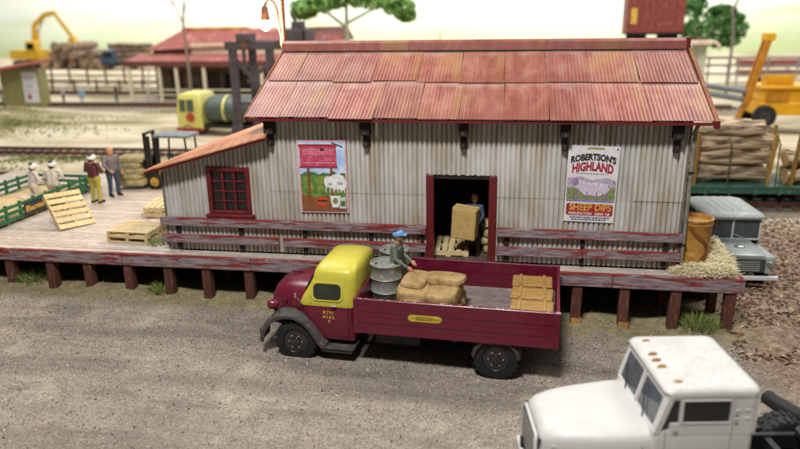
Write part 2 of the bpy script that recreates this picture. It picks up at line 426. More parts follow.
def backdrop():
    s = NT('painted_backdrop'); v = s.coord(); sep = s.n('ShaderNodeSeparateXYZ'); s.l(v, sep.inputs[0])
    n1 = s.noise(s.coord((.5, 1, 1)), .06, 4, .5); z = s.math('ADD', sep.outputs[2], s.math('MULTIPLY', s.math('SUBTRACT', n1, .5), 10))
    f = s.math('DIVIDE', z, 30.0)
    col = s.ramp(f, [(0, lin('#bdc99c')), (.1, lin('#cbd5b6')), (.2, lin('#d7decb')), (.32, lin('#dfe4db')), (.48, lin('#e2e5e4')), (1, lin('#dfe4ea'))])
    g = s.noise(s.coord((.3, 1, 1.4)), .12, 5, .55); gm = s.ramp(g, [(.54, 0.0), (.7, 1.0)])
    low = s.ramp(f, [(.18, 1.0), (.4, 0.0)])
    col = s.mix(s.math('MULTIPLY', s.math('MULTIPLY', gm, low), .6), col, lin('#a9c46a'))
    m = s.out(col, 1.0, 0, 0)
    mb = MB(); mb.bb(-240, 200, 133, 133.4, -3, 70); o = mb.build('backdrop', m); struct(o)
backdrop()

# ================================================================== PLATFORM
P = 1.55
plat = thing('loading_platform', 'long raised timber loading platform with peeling red edge beam and brown posts', 'platform')
def platform():
    rng = random.Random(3)
    px = [-21.4, -20, -18.6, -17.1, -15.65, -14.27, -12.84, -11.55, -10.2, -8.87, -7.63, -6.28, -5.0, -3.65, -2.3, -.95, .45, 1.87, 3.29, 4.57, 5.9, 7.3]
    for i, x in enumerate(px):
        zb = gh(x, -.6)-.25
        mb = MB(); mb.box((x, -.42, (zb+1.14)/2), (.27, .27, 1.14-zb), rotm(0, rng.uniform(-.02, .02), rng.uniform(-.05, .05)), 0, .015)
        po = mb.build('post', M_post, plat)
        if x in (3.29, 4.57):
            m2 = MB(); m2.box((x+.02, -.42, gh(x, -.6)+.06), (.285, .285, .22), None, 0, .01); m2.build('bare_foot', M_postend, po)
        if i % 2 == 0 or x > 6:
            mb = MB(); mb.bb(x-.12, x+.12, 1.0, 1.24, -.4, 1.2, 0, .01); mb.build('post', M_post, plat)
    # edge beam in lengths
    xs = [-22, -18.2, -14.9, -10.3, -6.15, -2.2, 1.6, 4.2, 7.5]
    for a, b in zip(xs, xs[1:]):
        mb = MB(); dy = rng.uniform(-.012, .012)
        mb.bb(a+.006, b-.006, -.62+dy, -.5+dy, 1.16+rng.uniform(-.01, .01), P+.01, 0, .018); mb.build('edge_beam', M_peel, plat)
    mb = MB(); mb.bb(7.5, 7.6, -.6, 6.2, 1.18, P+.005, 0, .015); mb.build('edge_beam', M_peel, plat)
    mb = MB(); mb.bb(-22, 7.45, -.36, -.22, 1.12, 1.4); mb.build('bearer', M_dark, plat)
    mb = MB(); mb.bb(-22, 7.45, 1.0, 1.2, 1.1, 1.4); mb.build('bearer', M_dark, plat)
    mb = MB(); mb.bb(-22, 7.4, 2.0, 2.1, -.5, 1.42); mb.build('shade_board', M_dark, plat)  # added dark board standing in for the shade under the deck
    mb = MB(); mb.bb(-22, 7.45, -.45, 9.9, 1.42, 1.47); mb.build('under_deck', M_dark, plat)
    # planks: a unit plank scaled into place
    me = MB().box((0, 0, 0), (1, 1, 1), None, 0, 0).mesh('plank', M_deck)
    def plank(x0, x1, y0, y1):
        mb = MB(); mb.bb(x0+.008, x1-.008, y0+.007, y1-.007, 1.475, P+rng.uniform(-.008, .006), 0, .006); mb.build('plank', M_deck, plat)
    def rows(X0, X1, Y0, Y1, w, L):
        y = Y0
        while y < Y1-.05:
            y2 = min(Y1, y+w); x = X0-rng.uniform(0, L*.8)
            while x < X1:
                x2 = x+L*rng.uniform(.8, 1.2)
                if min(x2, X1)-max(x, X0) > .25: plank(max(x, X0), min(x2, X1), y, y2)
                elif x2 > X0: pass
                x = x2
            y = y2
    rows(-22, 5.95, -.5, 0, .25, 4.2)
    rows(-22, -8.95, 0, 9.8, .3, 4.4)
    rows(5.95, 7.5, -.5, 6, .3, 3)
platform()

# ================================================================== SHED
shed = thing('goods_shed', 'corrugated iron goods shed with rusty red roof and lean-to on the platform', 'shed', (0, 0, 0))
PITCHW, AMP = .136, .026
def corr(x0, x1, z0, z1f, y=0.0, amp=AMP, pitch=PITCHW, bot=None, per=12):
    """corrugated sheet in XZ with a thin back; z1f: top height as function of x"""
    n = max(2, int(round((x1-x0)/pitch*per))); mb = MB(); vs = []; fs = []
    for i in range(n+1):
        x = x0+(x1-x0)*i/n; yy = y-amp+.065*(.5+.5*math.cos(2*math.pi*x/pitch))**6
        zt = z1f(x) if callable(z1f) else z1f; zb = bot(x) if bot else z0
        vs += [(x, yy, zb), (x, yy, zt), (x, yy+.012, zt), (x, yy+.012, zb)]
    for i in range(n):
        a = 4*i; b = a+4
        fs += [(a, b, b+1, a+1), (a+1, b+1, b+2, a+2), (a+2, b+2, b+3, a+3), (a+3, b+3, b, a)]
    fs += [(0, 1, 2, 3), (4*n+3, 4*n+2, 4*n+1, 4*n)]
    return mb.add(vs, fs)
def roofz(y): return 5.72+(y+.55)*(7.33-5.72)/(3.2+.55)
def shed_walls():
    rng = random.Random(11)
    def sheet(x0, x1, z0, z1, y=0.0, bot=None):
        corr(x0, x1, z0, z1, y+rng.uniform(-.006, .006), bot=bot).build('wall_sheet', M_wall, shed, smooth=60)
    top = 5.82
    cols = [-5.6, -4.55, -3.4, -2.2, -.98]
    for a, b in zip(cols, cols[1:]): sheet(a, b, 1.6, 3.54); sheet(a, b, 3.5, top, -.014)
    cols = [1.0, 2.15, 3.4, 4.65, 5.93]
    for a, b in zip(cols, cols[1:]): sheet(a, b, 1.6, 3.53); sheet(a, b, 3.49, top, -.014)
    sheet(-.98, .03, 4.1, top, -.014, bot=lambda x: 4.1+.03*mnoise.noise((x*9, 0, 0)))
    sheet(.03, 1.0, 4.1, top, -.016, bot=lambda x: 4.1+.03*mnoise.noise((x*9, 0, 0)))
    # lean-to front, cut round the window
    lz = lambda x: 4.12+(x+9.0)*(5.3-4.12)/(3.4)
    for a, b in ((-8.97, -7.55), (-6.2, -5.6)): sheet(a, b, 1.6, lz)
    sheet(-7.55, -6.2, 1.6, 2.76); sheet(-7.55, -6.2, 4.2, lz)
    # other walls (seen only from aside)
    for nm, x, y0, y1, zf in (('side_wall', 5.93, .02, 7.0, lambda y: roofz(y) if y < 3.2 else roofz(6.4-y)), ('side_wall', -5.6, .02, 7.0, lambda y: roofz(y)-.05 if y < 3.2 else roofz(6.4-y)-.05)):
        mb = MB(); n = 120; vs = []; fs = []
        for i in range(n+1):
            y = y0+(y1-y0)*i/n; xx = x+.022*math.cos(2*math.pi*y/PITCHW*1)
            vs += [(xx, y, 1.55), (xx, y, zf(y)-.06), (xx-.012, y, zf(y)-.06), (xx-.012, y, 1.55)]
        for i in range(n):
            a = 4*i; b = a+4; fs += [(a, b, b+1, a+1), (a+1, b+1, b+2, a+2), (a+2, b+2, b+3, a+3), (a+3, b+3, b, a)]
        mb.add(vs, fs).build(nm, M_wall, shed, smooth=60)
    mb = MB(); mb.prism([(0.02, 1.55), (0.02, 4.0), (4.2, 4.0), (4.2, 1.55)], 0, -8.97, -8.93); mb.build('side_wall', M_wall, shed)
    mb = MB(); mb.bb(-8.97, -5.6, 4.2, 4.24, 1.55, 4.05); mb.build('back_wall', M_wall, shed)
    mb = MB(); mb.bb(-5.6, 5.93, 7.0, 7.05, 1.55, 5.7); mb.build('back_wall', M_wall, shed)
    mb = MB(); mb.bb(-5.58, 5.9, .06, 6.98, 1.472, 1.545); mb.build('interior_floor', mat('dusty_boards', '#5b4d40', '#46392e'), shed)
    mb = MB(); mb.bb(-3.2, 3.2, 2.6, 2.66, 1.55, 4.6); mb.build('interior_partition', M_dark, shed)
    # corner boards
    mb = MB(); mb.bb(-9.0, -8.93, -.05, .03, 1.55, 4.02, 0, .01); mb.build('corner_board', mat('grey_trim', '#7d7468', '#62594e'), shed)
    mb = MB(); mb.bb(5.9, 5.98, -.05, .04, 1.55, 5.7, 0, .01); mb.build('corner_board', MATS['grey_trim'], shed)
    # rubbing rails
    for x0, x1, zs in ((-9.12, -.98, 1), (1.02, 6.0, 1)):
        for z0, z1 in ((2.38, 2.64), (1.83, 2.09)):
            cuts = [x0]+sorted(rng.uniform(x0+1.2, x1-1.2) for _ in range(2 if x1-x0 > 6 else 1))+[x1]
            for a, b in zip(cuts, cuts[1:]):
                if b-a < .3: continue
                mb = MB(); d = rng.uniform(-.01, .01); mb.bb(a+.004, b-.004, -.19, -.09, z0+d, z1+d, 0, .014); mb.build('rubbing_rail', M_peel, shed)
    for x in (-8.6, -6.6, -4.6, -2.6, -1.1, 1.3, 3.4, 5.6):
        mb = MB(); mb.bb(x-.06, x+.06, -.085, -.036, 1.6, 2.6); mb.build('batten', M_dark, shed)
    # brackets
    for x in (-5.43, -2.65, .06, 2.76, 5.6):
        mb = MB(); mb.bb(x-.13, x+.13, -.34, -.03, 5.22, 5.66, 0, .012); mb.bb(x-.07, x+.07, -.2, -.03, 4.86, 5.22, 0, .012); mb.build('bracket', M_dark, shed)
        mb = MB(); mb.tube((x, -.22, 4.9), (x, -.22, 5.02), .035, n=8); mb.tube((x, -.36, 5.3), (x, -.34, 5.3), .05, n=8); mb.build('bolt', mat('rusty_bolt', '#4a382e', '#352620'), shed)
    # door frame
    for x in (-.98, .78):
        mb = MB(); mb.bb(x, x+.22, -.1, .12, P-.02, 4.09, 0, .015); mb.build('door_jamb', M_red, shed)
    mb = MB(); mb.bb(-.76, .78, .0, .12, 3.98, 4.09); mb.build('door_header', M_dark, shed)
    # window
    wf = MB(); x0, x1, z0, z1 = -7.55, -6.2, 2.76, 4.2
    for (a, b, c, d) in ((x0, x0+.14, z0, z1), (x1-.14, x1, z0, z1), (x0+.14, x1-.14, z1-.14, z1), (x0+.14, x1-.14, z0, z0+.1)):
        wf.bb(a, b, -.07, .05, c, d, 0, .012)
    wo = wf.build('window', M_red, shed)
    MB().bb(x0-.08, x1+.08, -.16, -.02, z0-.1, z0+.0, 0, .015).build('sill', M_red, wo)
    xs = [x0+.14, x0+.14+.357, x0+.14+.714, x1-.14]; zs = [z0+.1+.3*i for i in range(5)]
    for x in xs[1:3]: MB().bb(x-.035, x+.035, -.04, .03, z0+.1, z1-.14, 0, .008).build('glazing_bar', M_red, wo)
    for z in zs[1:4]:
        for a, b in zip(xs, xs[1:]): MB().bb(a+.036, b-.036, -.03, .02, z-.02, z+.02, 0, .005).build('glazing_bar', M_red, wo)
    for a, b in zip(xs, xs[1:]):
        for c, d in zip(zs, zs[1:]): MB().bb(a+.01, b-.01, .032, .04, c, d).build('pane', M_glass, wo)
    # downpipe
    mb = MB(); mb.path([(6.04, -.3, 5.6), (6.04, -.12, 5.42), (6.04, -.1, 5.3), (6.04, -.1, 1.6)], .055, 10); mb.build('downpipe', mat('grey_pipe', '#8c887c', '#6f6a5e', rough=.5), shed, smooth=40)
    for z in (2.3, 4.3): MB().bb(5.97, 6.11, -.17, -.03, z, z+.05).build('pipe_clip', M_dark, shed)
shed_walls()
def slope_sheet(x0, x1, y0, y1, lift, rngseed, pitch=.1, amp=.0042, zf=None, skew=0):
    n = int(round((x1-x0)/pitch*6)); mb = MB(); vs = []; fs = []; zf = zf or roofz; k = 3
    for i in range(n+1):
        x = x0+(x1-x0)*i/n; d = lift+amp*math.cos(2*math.pi*x/pitch)
        for q in range(k+1):
            y = y0+(y1-y0)*q/k; vs.append((x+skew*(q/k-.5), y, zf(y)+d+.006*mnoise.noise((x*1.3, y*1.3, rngseed))))
    b = len(vs); vs += [(x, y, z-.012) for x, y, z in vs]
    w = k+1
    for i in range(n):
        for q in range(k):
            a = i*w+q; fs.append((a, a+w, a+w+1, a+1)); fs.append((b+a, b+a+1, b+a+w+1, b+a+w))
        for q in (0, k):
            a = i*w+q; fs.append((a, a+w, b+a+w, b+a))
    for i in (0, n):
        for q in range(k): a = i*w+q; fs.append((a, a+1, b+a+1, b+a))
    return mb.add(vs, fs)
def shed_roof():
    rng = random.Random(5)
    j_up = [-5.92, -5.1, -3.92, -2.74, -1.42, -.18, 1.08, 2.24, 3.44, 4.78, 6.3]
    j_lo = [-5.98, -5.0, -3.6, -2.35, -1.15, -.05, 1.12, 2.32, 3.5, 4.85, 6.36]
    for i, (a, b) in enumerate(zip(j_lo, j_lo[1:])):
        slope_sheet(a+.005, b-.005, -.55+rng.uniform(-.045, .02), 1.42, .02+rng.uniform(0, .02), i, skew=rng.uniform(-.03, .03)).build('roof_sheet', M_roof, shed, smooth=60)
    for i, (a, b) in enumerate(zip(j_up, j_up[1:])):
        slope_sheet(a+.006, b-.006, 1.24+rng.uniform(-.06, .05), 3.18, .062+rng.uniform(0, .016), i+20, skew=rng.uniform(-.03, .03)).build('roof_sheet', M_roof, shed, smooth=60)
    for i in range(10):
        a = -5.95+1.23*i; slope_sheet(a+.005, a+1.22, 3.22, 7.2, .03, i+40, zf=lambda y: roofz(6.4-y)).build('roof_sheet', M_roof, shed, smooth=60)
    for a, b in ((-6.0, -1.9), (-1.9, 2.3), (2.3, 6.3)):
        mb = MB(); mb.prism([(2.98, 7.33), (3.02, 7.56), (3.2, 7.64), (3.38, 7.56), (3.42, 7.33)], 0, a+.004, b-.004); mb.build('ridge_cap', M_roof, shed)
    MB().bb(-5.9, 6.25, 2.93, 3.0, 7.24, 7.335).build('ridge_board', M_dark, shed)
    MB().bb(6.3, 6.42, 3.05, 3.35, 7.2, 7.66, 0, .015).build('finial_block', M_red, shed)
    # eaves fascia and barge boards
    mb = MB(); mb.bb(-5.9, 6.34, -.53, -.49, 5.625, 5.7); mb.build('eaves_board', M_red, shed)
    ochre = mat('rusty_ochre_board', '#8f6436', '#7a4a2c', c3='#a2522f', scale=3, rough=.7)
    mb = MB(); mb.prism([(-.6, roofz(-.6)-.14), (-.6, roofz(-.6)+.06), (3.2, roofz(3.2)+.08), (3.2, roofz(3.2)-.14)], 0, 6.37, 6.47); mb.build('barge_board', ochre, shed)
    mb = MB(); mb.prism([(-.56, roofz(-.56)-.12), (-.56, roofz(-.56)+.04), (3.2, roofz(3.2)+.06), (3.2, roofz(3.2)-.12)], 0, -6.03, -5.99); mb.build('barge_board', ochre, shed)
    MB().bb(6.35, 6.48, -.63, -.5, 5.56, 5.76, 0, .012).build('barge_end', M_red, shed)
    # soffit rafters
    for i in range(14):
        x = -5.6+i*.88; mb = MB(); mb.prism([(-.45, roofz(-.45)-.16), (-.45, roofz(-.45)-.03), (.02, roofz(.02)-.03), (.02, roofz(.02)-.16)], 0, x-.04, x+.04); mb.build('rafter', M_dark, shed)
    # lean-to roof, sloping down to the left
    n = 7
    for i in range(n):
        y0 = -.52+i*.68; mb = MB(); x0, x1 = -9.35, -5.45; vs = []; fs = []; k = 36
        for q in range(k+1):
            y = y0+.67*q/k; d = .008*math.cos(2*math.pi*y/.1)+.02; z0 = 4.08; z1 = 5.17+.45*min(y+.52, .62)
            vs += [(x0-.02*(i % 2), y, z0+d), (x1, y, z1+d), (x1, y, z1+d-.04), (x0-.02*(i % 2), y, z0+d-.04)]
        for q in range(k):
            a = 4*q; b = a+4; fs += [(a, b, b+1, a+1), (a+1, b+1, b+2, a+2), (a+2, b+2, b+3, a+3), (a+3, b+3, b, a)]
        fs += [(0, 1, 2, 3), (4*k+3, 4*k+2, 4*k+1, 4*k)]
        mb.add(vs, fs).build('lean_to_sheet', M_leanroof, shed, smooth=60)
    mb = MB(); mb.bar((-9.28, -.46, 4.03), (-5.47, -.46, 5.11), .05, .07, 0, .01); mb.build('lean_to_shade_strip', M_red, shed)  # thin dark red strip added as the shadow line below the roof edge
shed_roof()

# ------------------------------------------------------------------ posters on the front wall
def flat(mb, pts, y, m=0): mb.add([(x, y, z) for x, z in pts], [tuple(range(len(pts)))], m)
def poster_field():
    t = thing('enamel_poster', 'colourful poster with pink billboard over green field, left of the doorway', 'poster', (-3.965, -.045, 3.97))
    t.rotation_euler = (0, -.012, 0)
    W, H = 1.44, 2.14; w, h = W/2, H/2
    MB().bb(-w, w, -.02, 0, -h, h).build('board', mat('poster_pink', '#dcb4bc', '#cf98a6', scale=8), t)
    Y = -.024
    def piece(nm, pts, mt, y):
        mb = MB(); flat(mb, pts, y); return mb.build(nm, mt, t)
    iw, ih = w-.05, h-.05
    piece('sky_print', [(-iw, -.15), (iw, -.15), (iw, ih), (-iw, ih)], mat('print_sky', '#9ab8e0', '#c8d8ee', scale=3, lo=.4, hi=.6), Y)
    hill = [(-iw, .02)]+[(-iw+2*iw*i/12, .06+.07*abs(math.sin(i*1.9))+(.05 if i in (2, 3, 9) else 0)) for i in range(13)]+[(iw, -.2), (-iw, -.2)]
    piece('hedge_print', hill, mat('print_hedge', '#3f5a30', '#5b7a3c', scale=12), Y-.004)
    piece('meadow_print', [(-iw, -.62), (iw, -.62), (iw, .06), (.2, .02), (-.3, .05), (-iw, .0)], mat('print_meadow', '#4a6e2e', '#648838', c3='#98903c', scale=5), Y-.008)
    piece('soil_print', [(-iw, -ih), (iw, -ih), (iw, -.62), (.1, -.55), (-.25, -.6), (-iw, -.52)], mat('print_soil', '#7a4a2a', '#94562e', scale=6), Y-.012)
    piece('billboard_print', [(-iw+.02, .31), (.43, .31), (.43, .92), (-iw+.02, .92)], mat('print_billboard', '#c84a68', '#b23a58', c3='#d4687e', scale=5), Y-.012)
    piece('billboard_top_print', [(-iw+.0, .88), (.45, .88), (.45, .95), (-iw, .95)], mat('print_rim', '#a82c3c', '#8f2432'), Y-.016)
    piece('billboard_base_print', [(-iw+.0, .27), (.45, .27), (.45, .32), (-iw, .32)], MATS['print_rim'], Y-.016)
    mb = MB(); rng = random.Random(2)
    for r, zz in enumerate((.78, .72, .66, .40)):      # small faint lines of print on the billboard
        x = -.56
        while x < .34:
            l = rng.uniform(.03, .1); flat(mb, [(x, zz), (x+l, zz), (x+l, zz+.022), (x, zz+.022)], Y-.017); x += l+.025
    stuffprint = mb.build('small_print', mat('print_pale', '#e8aeb6', '#e09aa6'), t); stuff(stuffprint)
    for x in (-.42, .26): piece('pole_print', [(x-.035, -.55), (x+.035, -.55), (x+.035, .29), (x-.035, .29)], mat('print_pole', '#8a4a2c', '#74381f'), Y-.02)
    def blob(cx, cz, rx, rz, n=16): return [(cx+rx*math.cos(2*math.pi*i/n)*(1+.08*math.sin(5*i)), cz+rz*math.sin(2*math.pi*i/n)) for i in range(n)]
    wh = mat('print_white', '#eceae6', '#d2cfd0', scale=9)
    def fleece(cx, cz, rx, rz, n=26, ph=0): return [(cx+rx*math.cos(2*math.pi*i/n)*(1+.13*math.sin(7*i*.9+ph)), cz+rz*math.sin(2*math.pi*i/n)*(1+.12*math.cos(5*i*.7+ph))) for i in range(n)]
    for q, (cx, cz, rx, rz) in enumerate(((.16, -.14, .13, .17), (.42, -.06, .2, .15), (.56, -.2, .12, .2), (.36, -.24, .16, .14))):
        piece('sheep_print', fleece(cx, cz, rx, rz, ph=q), wh, Y-.0225-.0015*q)
    for x in (.08, .2, .3, .44, .52, .62): piece('leg_print', [(x-.012, -.46), (x+.012, -.46), (x+.015, -.28), (x-.015, -.28)], wh, Y-.0218)
    piece('sheep_shade_print', fleece(.5, -.18, .09, .05, ph=3), mat('print_lilac', '#b8aab4', '#a094a2'), Y-.029)
    piece('sheep_shade_print', fleece(.2, -.2, .06, .04, ph=1), MATS['print_lilac'], Y-.029)
    piece('tin_print', blob(-.05, -.72, .17, .17), mat('print_orange', '#c8522a', '#a93a20'), Y-.02)
    piece('tin_band_print', [(-.2, -.73), (.1, -.73), (.1, -.68), (-.2, -.68)], mat('print_dark', '#3a2a26', '#2a1e1c'), Y-.024)
    piece('bucket_print', [(.18, -.55), (.5, -.55), (.43, -.9), (.24, -.9)], wh, Y-.027)
    piece('bucket_mark_print', blob(.34, -.7, .08, .09), mat('print_olive', '#8a8a50', '#6a6e44'), Y-.031)
    piece('packet_print', [(.46, -.6), (.66, -.58), (.65, -.93), (.46, -.93)], mat('print_grey', '#cfd4d0', '#a8b4ac'), Y-.031)
    piece('packet_mark_print', [(.49, -.7), (.63, -.7), (.63, -.86), (.49, -.86)], MATS['print_hedge'], Y-.035)
    piece('bird_print', blob(.02, .8, .06, .04), MATS['print_dark'], Y-.02)
    piece('branch_print', [(.3, 1.0), (.62, .86), (.62, .89), (.3, 1.02)], MATS['print_dark'], Y-.02)
poster_field()
def poster_sheep():
    t = thing('sheep_dip_sign', "white sheep dip sign headed ROBERTSON'S HIGHLAND, right of the doorway", 'sign', (3.53, -.045, 3.93))
    t.rotation_euler = (0, .02, 0)
    w, h = .67, 1.06
    MB().bb(-w, w, -.02, 0, -h, h).build('board', mat('sign_white', '#dcd9d8', '#cdc8cc', scale=4), t)
    Y = -.024
    def piece(nm, pts, mt, y):
        mb = MB(); flat(mb, pts, y); return mb.build(nm, mt, t)
    def blob(cx, cz, rx, rz, n=18, k=.1): return [(cx+rx*math.cos(2*math.pi*i/n)*(1+k*math.sin(4.3*i)), cz+rz*math.sin(2*math.pi*i/n)*(1+k*math.cos(3.1*i))) for i in range(n)]
    mb = MB(); flat_text(mb, "ROBERTSON'S", 0, .76, .2, Y, 1.18, .2, .1, .011); mb.build('black_lettering', mat('ink_black', '#2a2622', '#1c1a18'), t)
    mb = MB(); flat_text(mb, "HIGHLAND", 0, .5, .24, Y, 1.08, .26, .08, .012); mb.build('red_lettering', mat('ink_red', '#a81f2c', '#8f1824'), t)
    piece('crest_print', [(-.2, .96), (.28, .96), (.24, 1.02), (-.16, 1.02)], mat('ink_gold', '#8a7a3c', '#a89850'), Y)
    mb = MB(); rng = random.Random(4)
    for zz, x0, x1 in ((.28, -.42, .42),):
        x = x0
        while x < x1: l = rng.uniform(.03, .07); flat(mb, [(x, zz), (x+l, zz), (x+l, zz+.035), (x, zz+.035)], Y); x += l+.02
    stuffprint = mb.build('small_print', mat('ink_grey', '#9a9aa0', '#84848c'), t); stuff(stuffprint)
    piece('pasture_print', [(-w+.03, -.43), (w-.03, -.43), (w-.03, -.05), (.3, .0), (-.2, -.06), (-w+.03, -.1)], mat('ink_pasture', '#66763f', '#8b9160', c3='#4f5c34', scale=14), Y)
    piece('heather_print', [(-w+.03, -.12), (w-.03, -.08), (w-.03, .1), (.4, .2), (.0, .12), (-.3, .22), (-w+.03, .16)], mat('ink_heather', '#97889e', '#b9aebd', c3='#7f7486', scale=14), Y-.004)
    piece('sheep_print', blob(.08, -.12, .42, .2), mat('ink_fleece', '#d6cad6', '#b9aabd', c3='#e0d8de', scale=12), Y-.008)
    piece('sheep_print', blob(-.3, .0, .16, .12), MATS['ink_fleece'], Y-.01)
    piece('sheep_head_print', blob(-.42, .06, .08, .1), mat('ink_mauve', '#7a6080', '#94789c'), Y-.014)
    for x in (-.46, -.36, -.12, .14, .3, .4): piece('leg_print', [(x, -.42), (x+.035, -.42), (x+.035, -.22), (x, -.22)], MATS['ink_mauve'], Y-.012)
    piece('purple_band_print', [(-w+.03, -.49), (w-.03, -.49), (w-.03, -.44), (-w+.03, -.44)], mat('ink_violet', '#6f68a0', '#8880b0', scale=30), Y)
    cap = []
    for (cx, cz, a0) in ((.56, -.6, 0), (-.56, -.6, 90), (-.56, -.82, 180), (.56, -.82, 270)):
        for i in range(5): a = R_(a0+22.5*i); cap.append((cx+.06*math.cos(a), cz+.06*math.sin(a)))
    piece('red_panel_print', cap, MATS['ink_red'], Y)
    mb = MB(); flat_text(mb, "SHEEP DIPS", .02, -.64, .2, Y-.006, 1.12, .2, 0, .006); mb.build('yellow_lettering', mat('ink_yellow', '#d8a84a', '#c48c38'), t)
    mb = MB(); flat_text(mb, "MANUFACTORY  OBAN  NB", .0, -.82, .1, Y-.006, 1.1, .08, 0, .003); mb.build('white_lettering', mat('ink_cream', '#e8d8cc', '#d8c4b8'), t)
    mb = MB(); rng = random.Random(9)
    for zz, x0, x1 in ((-.95, -.5, .5), (-1.01, -.46, .44)):
        x = x0
        while x < x1: l = rng.uniform(.03, .09); flat(mb, [(x, zz), (x+l, zz), (x+l, zz+.035), (x, zz+.035)], Y); x += l+.02
    stuffprint = mb.build('fine_print', mat('ink_navy', '#3c4068', '#2c3050'), t); stuff(stuffprint)
    MB().tube((.6, -.03, .98), (.6, -.02, .98), .022, n=8).build('nail', M_dark, t)
poster_sheep()

# ================================================================== MAROON LORRY
TA = math.atan2(-.27, 5.05)
TO = (1.16, -3.9, gh(1.16, -3.9))
TM = Matrix.Translation(TO) @ Matrix.Rotation(TA, 4, 'Z')
def tw(x, y, z): return tuple(TM @ Vector((x, y, z)))
def enamel(name, base, dust, amt, rough=.3):
    s = NT(name); n = s.noise(s.coord(), 3.2, 8, .68); m = s.ramp(n, [(.45, 0.0), (.75, 1.0)])
    geo = s.n('ShaderNodeNewGeometry'); sp = s.noise(s.coord(), 26, 5, .7); spm = s.ramp(sp, [(.68, 0.0), (.73, 1.0)])
    col = s.mix(s.math('MULTIPLY', m, amt), lin(base), lin(dust)); col = s.mix(s.math('MULTIPLY', spm, amt*1.2), col, lin(dust))
    rg = s.math('MULTIPLY_ADD', n, .3); rg.node.inputs[2].default_value = rough-.1
    s.bump(s.noise(s.coord(), 11, 4, .6), .06, .01)
    return s.out(col, rg, 0, .5)
M_maroon = enamel('maroon_enamel', '#64122a', '#7a4448', .2, .24)
M_yellow = enamel('yellow_enamel', '#c4b93c', '#a59a58', .35, .36)
M_guard = mat('weathered_guard', '#4a4644', '#37322f', c3='#5a4f48', scale=5, rough=.75)
def wheel(parent, x, y0, y1, r, z, mt_rim=None, hub=True, name='wheel'):
    """wheel with its axle along y; outer face at y0"""
    prof = [(r*.62, 0.0), (r*.9, 0.0), (r*.985, .06), (r, .12), (r, .88), (r*.985, .94), (r*.9, 1.0), (r*.62, 1.0), (r*.6, .5), (r*.62, 0.0)]
    w = y1-y0; rot = Matrix.Rotation(R_(-90), 3, 'X')
    t = MB(); t.lathe([(a, b*w) for a, b in prof], (x, y0, z), 28, rot, caps=False)
    n = 22
    for i in range(n):       # tread lugs
        a = 2*math.pi*i/n
        for k in (.25, .75):
            c = (x+math.cos(a+k*.15)*r, y0+w*k, z+math.sin(a+k*.15)*r); t.box(c, (.05, w*.34, r*.12), Matrix.Rotation(-a, 3, 'Y'))
    wo = t.build(name, M_black, parent, smooth=35)
    s = 1 if y1 > y0 else -1
    m = MB(); m.lathe([(r*.63, .015), (r*.58, .0), (r*.55, .02), (r*.52, .07), (r*.46, .1), (r*.36, .06), (r*.3, .02), (r*.22, .02), (r*.2, -.03), (r*.12, -.045), (0, -.05)], (x, y0+.012*s, z), 24, rot if s > 0 else Matrix.Rotation(R_(90), 3, 'X'))
    m.build('rim', mt_rim or M_gloss, wo, smooth=40)
    m = MB()
    for i in range(6):
        a = 2*math.pi*i/6; c = Vector((x+math.cos(a)*r*.33, y0+.06*s, z+math.sin(a)*r*.33)); m.tube(c, c+Vector((0, -.06*s, 0)), .024, n=6)
    stuff(m.build('wheel_nuts', M_chrome, wo))
    return wo
def sweep_guard(parent, cx, cz, r, y0, y1, a0, a1, mt, th=.035, lip=.07, name='mudguard', n=18, extra=None):
    """mudguard: an arc strip with a turned-down outer lip"""
    mb = MB(); secs = []
    pts = [(cx+r*math.cos(R_(a0+(a1-a0)*i/n)), cz+r*math.sin(R_(a0+(a1-a0)*i/n)), math.cos(R_(a0+(a1-a0)*i/n)), math.sin(R_(a0+(a1-a0)*i/n))) for i in range(n+1)]
    for (x, z, nx, nz) in pts:
        ix, iz = x-nx*lip, z-nz*lip; i2x, i2z = x-nx*th, z-nz*th; mx, mz = x+nx*.03, z+nz*.03
        secs.append([(ix, y0, iz), (x-nx*.015, y0-.012, z-nz*.015), (x+nx*.012, y0+.03, z+nz*.012), (mx, (y0+y1)/2, mz), (x, y1, z), (i2x, y1, i2z), (i2x, y0+.03, i2z), (ix, y0+.022, iz)])
    return mb.loft(secs).build(name, mt, parent, smooth=50)
